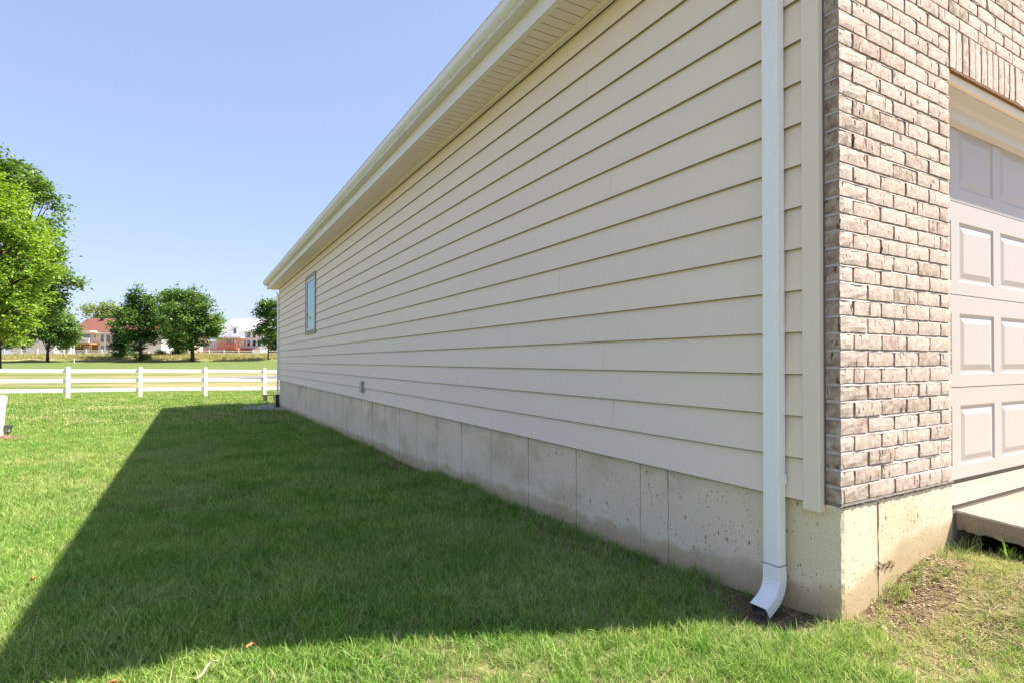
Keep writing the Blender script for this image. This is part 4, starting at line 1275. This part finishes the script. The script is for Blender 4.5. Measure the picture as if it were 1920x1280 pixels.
MB().tube([(0, 0, 0.076), (0, 0, 0.174)], [0.035, 0.052], 12).build('glass', simple('clear_lantern_glass', (0.35, 0.36, 0.33), 0.15, 0.6), la)
for i in range(6):
    a = i*math.pi/3; MB().tube([(0.042*math.cos(a), 0.042*math.sin(a), 0.072), (0.066*math.cos(a), 0.066*math.sin(a), 0.178)], [0.004, 0.004], 5).build('bar', M_LBLK, la)

def chips(name, label, pts, m, smin, smax, seed, flat=0.4, kindlong=1.8, dz=0.0):
    r = random.Random(seed); mb = MB()
    for x, y in pts:
        s = r.uniform(smin, smax); a = r.uniform(0, math.pi); z = float(gz(x, y))+dz+s*0.15
        ax = Vector((math.cos(a), math.sin(a), r.uniform(-.3, .3))); bx = Vector((-math.sin(a), math.cos(a), r.uniform(-.3, .3))); c = Vector((x, y, z))
        hh = Vector((0, 0, s*flat))
        L = s*r.uniform(1, kindlong)
        vs = [c-ax*L*.5-bx*s*.3, c+ax*L*.5-bx*s*r.uniform(.2, .4), c+ax*L*.45+bx*s*.35, c-ax*L*.5+bx*s*r.uniform(.2, .4), c+hh-ax*L*.3, c+hh+ax*L*.3]
        mb.add(vs, [(0,1,5,4), (1,2,5), (2,3,4,5), (3,0,4), (3,2,1,0)])
    return tag(mb.build(name, m), label, kind='stuff')
def chipmat(name, a, b, c):
    n = NT(name); v = n.new('ShaderNodeTexVoronoi', Scale=55.0); n.l(n.coord('World'), v.inputs['Vector'])
    s = n.sep(v.outputs['Color'])[0]
    n.color(n.ramp(s, [(0.1, a), (0.5, b), (0.9, c)])); return n.fin(0.9, 0.15)
M_MULCH = chipmat('bark_mulch', (0.10, 0.045, 0.03), (0.20, 0.10, 0.07), (0.32, 0.20, 0.15))
M_GRAVEL = chipmat('pale_gravel', (0.22, 0.20, 0.20), (0.38, 0.35, 0.34), (0.60, 0.56, 0.53))
M_DEBRIS = chipmat('dry_debris', (0.18, 0.09, 0.05), (0.38, 0.27, 0.17), (0.58, 0.46, 0.32))
r_ = random.Random(8); pts = []
while len(pts) < 1400:
    x, y = r_.uniform(-10, -8.0), r_.uniform(8.3, 9.9)
    if ((x+8.60)/0.54)**2+((y-8.95)/0.52)**2 < 1+0.25*r_.random(): pts.append((x, y))
chips('mulch', 'reddish brown bark mulch round the foot of the white planter', pts, M_MULCH, 0.02, 0.05, 1, 0.5)
pts = []
while len(pts) < 2600:
    lx, ly = r_.uniform(-1.15, -0.02), r_.uniform(LEN-1.9, LEN+1.6)
    if lx > -0.95*math.exp(-((ly-LEN-0.1)/1.1)**2)*(0.8+0.4*r_.random())-0.02: pts.append(to_world(lx, ly))
chips('gravel', 'pale gravel spread at the far corner of the house', pts, M_GRAVEL, 0.025, 0.06, 2, 0.6, 1.3)
pts = []
for _ in range(1700):
    u = r_.random()
    if u < 0.80: lx, ly = r_.gauss(0.40, 0.30), -abs(r_.gauss(0.0, 0.13))
    elif u < 0.90: lx, ly = -abs(r_.gauss(0.05, 0.16))-0.01, r_.uniform(-0.05, 0.7)
    else: lx, ly = -abs(r_.gauss(0.0, 0.12))-0.01, r_.choice([r_.gauss(4.9, 0.6), r_.gauss(1.5, 0.4), r_.uniform(0.6, 9)])
    if lx < 0.0 or (ly < -0.005 and lx < 1.3): pts.append(to_world(lx, ly))
chips('debris', 'dry leaf scraps and mortar crumbs along the foot of the foundation', pts, M_DEBRIS, 0.003, 0.010, 3, 0.3, 2.2)

# low bench near the far corner
bx_, by_ = WX(507, 20.2), 20.2
be = empty('garden_bench', (bx_, by_, float(gz(bx_, by_))), rad(8)); tag(be, 'low weathered brown bench in front of the fence at the far house corner', 'bench')
M_BENCH = simple('weathered_wood', (0.20, 0.14, 0.10), 0.85, 0.15, 0.3, 8, 0.4)
M_STONE = simple('tan_stone_block', (0.42, 0.31, 0.24), 0.9, 0.1, 0.2, 8, 0.4)
box('seat', (-0.27, 0.27, -0.13, 0.13, 0.24, 0.28), M_BENCH, be, 0.006)
for sx in (-1, 1): box('leg', (sx*0.18-0.05, sx*0.18+0.05, -0.10, 0.10, -0.05, 0.238), M_STONE, be, 0.008)
wo = MB()
for k in range(3):
    wo.tube([(0.05*math.cos(t_)+k*0.07-0.04, 0.02*math.sin(t_*2), 0.055+0.05*math.sin(t_)) for t_ in [i*2*math.pi/12 for i in range(13)]], [0.004]*13, 5)
wob = wo.build('wire_ornament', M_BLACK); wob.location = (bx_-0.02, by_, float(gz(bx_, by_))+0.282)
tag(wob, 'small curled black wire ornament resting on the low bench', 'ornament')

# ------------------------------------------------------------------ grass
def tuft(name, nb, rad_, h0, h1, w, seed, seg=3, lean=0.5, m=None, flat=False):
    r = random.Random(seed); vs = []; fs = []; tint = []
    for b in range(nb):
        a = r.uniform(0, 2*math.pi); rr = rad_*math.sqrt(r.random()); bx, by = rr*math.cos(a), rr*math.sin(a)
        h = r.uniform(h0, h1); da = r.uniform(0, 2*math.pi); ln = r.uniform(0.15, 1.0)*lean*h
        if flat: ln = h*1.2; h *= 0.22
        dx, dy = math.cos(da)*ln, math.sin(da)*ln; fa = r.uniform(0, math.pi); wx, wy = math.cos(fa)*w/2, math.sin(fa)*w/2
        base = len(vs); t_ = r.random()
        for s in range(seg):
            t = s/seg; k = t*t; ww = (1-t*0.55)
            vs.append((bx+dx*k-wx*ww, by+dy*k-wy*ww, h*t*(1-0.15*k))); vs.append((bx+dx*k+wx*ww, by+dy*k+wy*ww, h*t*(1-0.15*k)))
        vs.append((bx+dx, by+dy, h*0.88))
        for s in range(seg-1): q = base+2*s; fs.append((q, q+1, q+3, q+2))
        q = base+2*(seg-1); fs.append((q, q+1, q+2))
        tint += [t_]*(2*seg+1)
    me = bpy.data.meshes.new(name); me.from_pydata(vs, [], fs); me.update()
    at = me.attributes.new('tint', 'FLOAT', 'POINT'); at.data.foreach_set('value', tint)
    me.materials.append(m)
    return bpy.data.objects.new(name, me)

def scatter(name, label, P, variants, scale, dryv=None, tilt=0.25, seed=1):
    """one object: points carrying instances of the tuft variants through geometry nodes"""
    r = np.random.RandomState(seed)
    n = len(P); me = bpy.data.meshes.new(name)
    me.vertices.add(n); me.vertices.foreach_set('co', P.astype(np.float32).ravel())
    rot = np.stack([r.normal(size=n)*tilt, r.normal(size=n)*tilt, r.rand(n)*6.283], 1).astype(np.float32)
    a = me.attributes.new('rot', 'FLOAT_VECTOR', 'POINT'); a.data.foreach_set('vector', rot.ravel())
    a = me.attributes.new('scl', 'FLOAT', 'POINT'); a.data.foreach_set('value', scale.astype(np.float32))
    a = me.attributes.new('vid', 'INT', 'POINT'); a.data.foreach_set('value', r.randint(0, len(variants), n).astype(np.int32))
    a = me.attributes.new('pdry', 'FLOAT', 'POINT'); a.data.foreach_set('value', (dryv if dryv is not None else np.zeros(n)).astype(np.float32))
    me.update()
    o = link(bpy.data.objects.new(name, me)); tag(o, label, kind='stuff')
    g = bpy.data.node_groups.new(name+'_scatter', 'GeometryNodeTree')
    g.interface.new_socket('Geometry', in_out='INPUT', socket_type='NodeSocketGeometry')
    g.interface.new_socket('Geometry', in_out='OUTPUT', socket_type='NodeSocketGeometry')
    N = g.nodes; gi = N.new('NodeGroupInput'); go = N.new('NodeGroupOutput'); jn = N.new('GeometryNodeJoinGeometry')
    def named(nm, typ):
        x = N.new('GeometryNodeInputNamedAttribute'); x.data_type = typ; x.inputs['Name'].default_value = nm; return x.outputs[0]
    rv, sv, vv = named('rot', 'FLOAT_VECTOR'), named('scl', 'FLOAT'), named('vid', 'INT')
    for i, v in enumerate(variants):
        oi = N.new('GeometryNodeObjectInfo'); oi.inputs[0].default_value = v; oi.inputs['As Instance'].default_value = True
        ip = N.new('GeometryNodeInstanceOnPoints')
        cmp_ = N.new('FunctionNodeCompare'); cmp_.data_type = 'INT'; cmp_.operation = 'EQUAL'
        ia = [s for s in cmp_.inputs if s.type == 'INT']
        g.links.new(vv, ia[0]); ia[1].default_value = i
        g.links.new(gi.outputs[0], ip.inputs['Points']); g.links.new(cmp_.outputs[0], ip.inputs['Selection'])
        g.links.new(oi.outputs['Geometry'], ip.inputs['Instance']); g.links.new(rv, ip.inputs['Rotation']); g.links.new(sv, ip.inputs['Scale'])
        g.links.new(ip.outputs[0], jn.inputs[0])
    g.links.new(jn.outputs[0], go.inputs[0])
    md = o.modifiers.new('scatter', 'NODES'); md.node_group = g
    return o

def allowed(x, y):
    lx, ly = to_local(x, y)
    inh = (lx > -0.012) & (ly > -0.012) & (ly < LEN+0.02) & (lx < 9.3)
    drv = (lx > 0.90) & (ly <= 0.01) & (lx < 6.3)
    path = np.zeros_like(inh)
    mul = ((x+8.60)/0.50)**2+((y-8.95)/0.5)**2 < 0.9
    return ~(inh | drv | mul)
def sample(y0, y1, dens, seed, margin=0.12):
    """uniform over the ground the camera can see, between two distances"""
    r = np.random.RandomState(seed)
    xl = -0.98*y1-0.5; xr = 0.98*y1+0.5
    n = int((xr-xl)*(y1-y0)*dens)
    x = r.uniform(xl, xr, n); y = r.uniform(y0, y1, n)
    k = (np.abs(x) < 0.93*y+0.5+margin*y) & allowed(x, y)
    return x[k], y[k], r
def lawn(name, label, y0, y1, dens, variants, s0, s1, seed, sharp=True):
    x, y, r = sample(y0, y1, dens, seed)
    m = soil_mask(x, y)
    lx, ly = to_local(x, y)
    frontdry = np.clip(1.25 - np.hypot((lx-0.75)/1.3, (ly+0.25)/0.62), 0, 1) * (lx > -0.25)
    keep = r.rand(len(x)) > m*0.97
    thin = nz(x, y, 2.2, 5.0)
    keep &= r.rand(len(x)) < 0.55+0.6*thin
    b0, b1 = y0*0.22, y1*0.18
    keep &= (r.rand(len(x)) < sstep((y-y0)/b0)) if y0 > 1 else True
    keep &= r.rand(len(x)) < 1-sstep((y-(y1-b1))/b1)
    keep &= r.rand(len(x)) > frontdry*0.15
    x, y, fd = x[keep], y[keep], frontdry[keep]
    sc = (s0+(s1-s0)*r.rand(len(x)))*(0.62+0.45*nz(x, y, 1.1, 3.0)+0.35*nz(x, y, 6.5, 1.0))
    lush = (ly[keep] > -0.9) & (ly[keep] < 0.0) & (lx[keep] < 0.1) & (lx[keep] > -1.6)
    sc = sc*(1+0.15*lush)*(1-0.3*fd)
    pd = np.where(r.rand(len(x)) < 0.04+0.75*fd, r.uniform(0.5, 1, len(x)), 0.0)
    P = np.stack([x, y, gz(x, y)-0.004], 1)
    return scatter(name, label, P, variants, sc, pd, 0.22, seed)

near_t = [tuft('grass_tuft', 15, 0.032, 0.022, 0.066, 0.0030, 100+i, 3, 1.15, M_BLADE) for i in range(6)]
mid_t = [tuft('grass_tuft', 15, 0.060, 0.022, 0.066, 0.0050, 120+i, 2, 1.0, M_BLADE) for i in range(5)]
far_t = [tuft('grass_tuft', 14, 0.14, 0.04, 0.075, 0.014, 140+i, 2, 0.7, M_BLADE) for i in range(4)]
thatch_t = [tuft('thatch_tuft', 9, 0.035, 0.03, 0.08, 0.003, 160+i, 3, 1.2, M_STRAW, flat=True) for i in range(4)]
bank_t = [tuft('tall_grass_tuft', 16, 0.5, 0.2, 0.5, 0.05, 180+i, 3, 0.6, M_BANK) for i in range(4)]
lawn('lawn_grass_near', 'short green lawn grass in the foreground beside the foundation', 0.7, 4.4, 2600, near_t, 0.6, 1.05, 31)
lawn('lawn_grass_middle', 'mown lawn grass running along the shaded side of the house', 3.1, 12.5, 950, mid_t, 0.7, 1.1, 32)
lawn('lawn_grass_far', 'mown lawn grass in front of the white fence', 9.3, 34.0, 62, far_t, 0.7, 1.05, 33)
# longer untrimmed blades against the concrete
edge_t = [tuft('edge_grass_tuft', 12, 0.030, 0.05, 0.15, 0.0042, 190+i, 4, 0.8, M_BLADE) for i in range(5)]
r = np.random.RandomState(36)
n_ = 2600
ly = r.uniform(0.55, 15, n_)**1.0; o_ = 0.02+np.abs(r.normal(size=n_))*0.10
k = (r.rand(n_) < 0.35+1.0*(nz(ly, ly*0.4, 2.3, 4.0) > 0.52)) & (np.exp(-((ly-4.9)/0.7)**2) < 0.5)
wx, wy = to_world(-o_[k], ly[k])
lx2 = r.uniform(-0.75, 0.02, 260); f2 = np.clip(r.normal(size=260)*0.09+0.13, 0.03, 0.4)
ax, ay = to_world(lx2, -f2)
lx3 = r.uniform(0.02, 0.9, 20); bx3, by3 = to_world(lx3, -0.02-np.abs(r.normal(size=20))*0.06)
lx4 = r.uniform(0.86, 0.93, 70); f4 = r.uniform(0.03, 2.5, 70); cx4, cy4 = to_world(lx4, -f4)
X_ = np.concatenate([wx, ax, bx3, cx4]); Y_ = np.concatenate([wy, ay, by3, cy4])
scl = np.concatenate([r.uniform(0.5, 0.85, len(wx)), r.uniform(0.35, 0.75, len(ax)), r.uniform(0.4, 0.9, len(bx3)), r.uniform(0.5, 1.0, len(cx4))])
scatter('edge_grass', 'longer untrimmed grass blades standing against the foundation and slab edge', np.stack([X_, Y_, gz(X_, Y_)-0.004], 1), edge_t, scl, np.where(r.rand(len(X_)) < 0.15, 0.7, 0.0), 0.25, 36)
# dead thatch lying low through the lawn and on the worn ground
x, y, r = sample(0.8, 5.0, 900, 34)
m = soil_mask(x, y); lx, ly = to_local(x, y)
fd = np.clip(1.4 - np.hypot((lx-0.75)/1.3, (ly+0.25)/0.62), 0, 1)*(lx > -0.25)
k = r.rand(len(x)) < (0.15*(1-sstep((y-2.8)/1.6))+0.85*fd)*(1-0.35*m)
x, y = x[k], y[k]
scatter('dead_thatch', 'dry tan thatch lying through the lawn near the brick corner', np.stack([x, y, gz(x, y)+0.002], 1), thatch_t, 0.6+0.6*r.rand(len(x)), None, 0.1, 34)
x, y, r = sample(88.5, 108, 8, 35)
k = y < 94.0+(x+104)*0.185-1.2
x, y = x[k], y[k]
k = nz(x, y, 0.35, 2.0)+0.25*(y > 92) > 0.42*r.rand(len(x))+0.15
x, y = x[k], y[k]
scatter('tall_dry_grass', 'tall golden uncut grass on the bank below the distant fence', np.stack([x, y, gz(x, y)-0.05], 1), bank_t, 0.6+0.7*r.rand(len(x)), None, 0.12, 35)

# fallen leaves and a dry stem on the lawn
M_FLEAF = simple('orange_dead_leaf', (0.50, 0.17, 0.07), 0.7, 0.2, 0.25, 60)
M_STEM = simple('pale_dry_stem', (0.62, 0.52, 0.36), 0.8, 0.2, 0.2, 30)
def leaf(px, py, s, label, seed):
    r = random.Random(seed)
    v = (676-py)/F; Z = 2.0
    for _ in range(8): Z = (float(gz(WX(px, Z), Z))+0.05-1.0)/v
    x = WX(px, Z)
    n = 9; vs = [(0, 0, 0)]
    for i in range(n):
        a = 2*math.pi*i/n; rr = s*(0.5 if i % 2 else 1.0)*r.uniform(0.8, 1.1); vs.append((rr*math.cos(a), rr*math.sin(a)*0.7, s*0.35*abs(math.sin(a))+r.uniform(0, s*.15)))
    vs += [(a, b, c-0.001) for a, b, c in vs]
    m_ = n+1
    fs = [(0, 1+i, 1+(i+1) % n) for i in range(n)]+[(m_, m_+1+(i+1) % n, m_+1+i) for i in range(n)]+[(1+i, m_+1+i, m_+1+(i+1) % n, 1+(i+1) % n) for i in range(n)]
    root = meshobj('fallen_leaf', vs, fs, M_FLEAF)
    root.location = (x, Z, float(gz(x, Z))+0.045); root.rotation_euler = (r.uniform(-.4, .4), r.uniform(-.4, .4), r.uniform(0, 6))
    tag(root, label, 'leaf', 'fallen leaves on the lawn')
leaf(66, 1082, 0.024, 'curled orange dead leaf on the sunlit grass at left', 1)
leaf(216, 1273, 0.018, 'orange dead leaf at the bottom frame edge in the shadow', 2)
leaf(473, 1204, 0.017, 'orange-brown dead leaf at the front edge of the house shadow', 3)
def stem():
    pts = []
    for px, py in ((372, 1268), (380, 1262), (388, 1250), (394, 1240), (402, 1235), (412, 1234)):
        v = (676-py)/F; Z = 1.8
        for _ in range(8): Z = (float(gz(WX(px, Z), Z))+0.055-1.0)/v
        pts.append((WX(px, Z), Z, float(gz(WX(px, Z), Z))+0.055))
    o = MB().tube(pts, [0.0022, 0.003, 0.0028, 0.0024, 0.002, 0.001], 6).build('dry_stem', M_STEM, smooth=True)
    tag(o, 'bent pale dry stem lying on the sunlit grass near the bottom edge', 'stem')
stem()
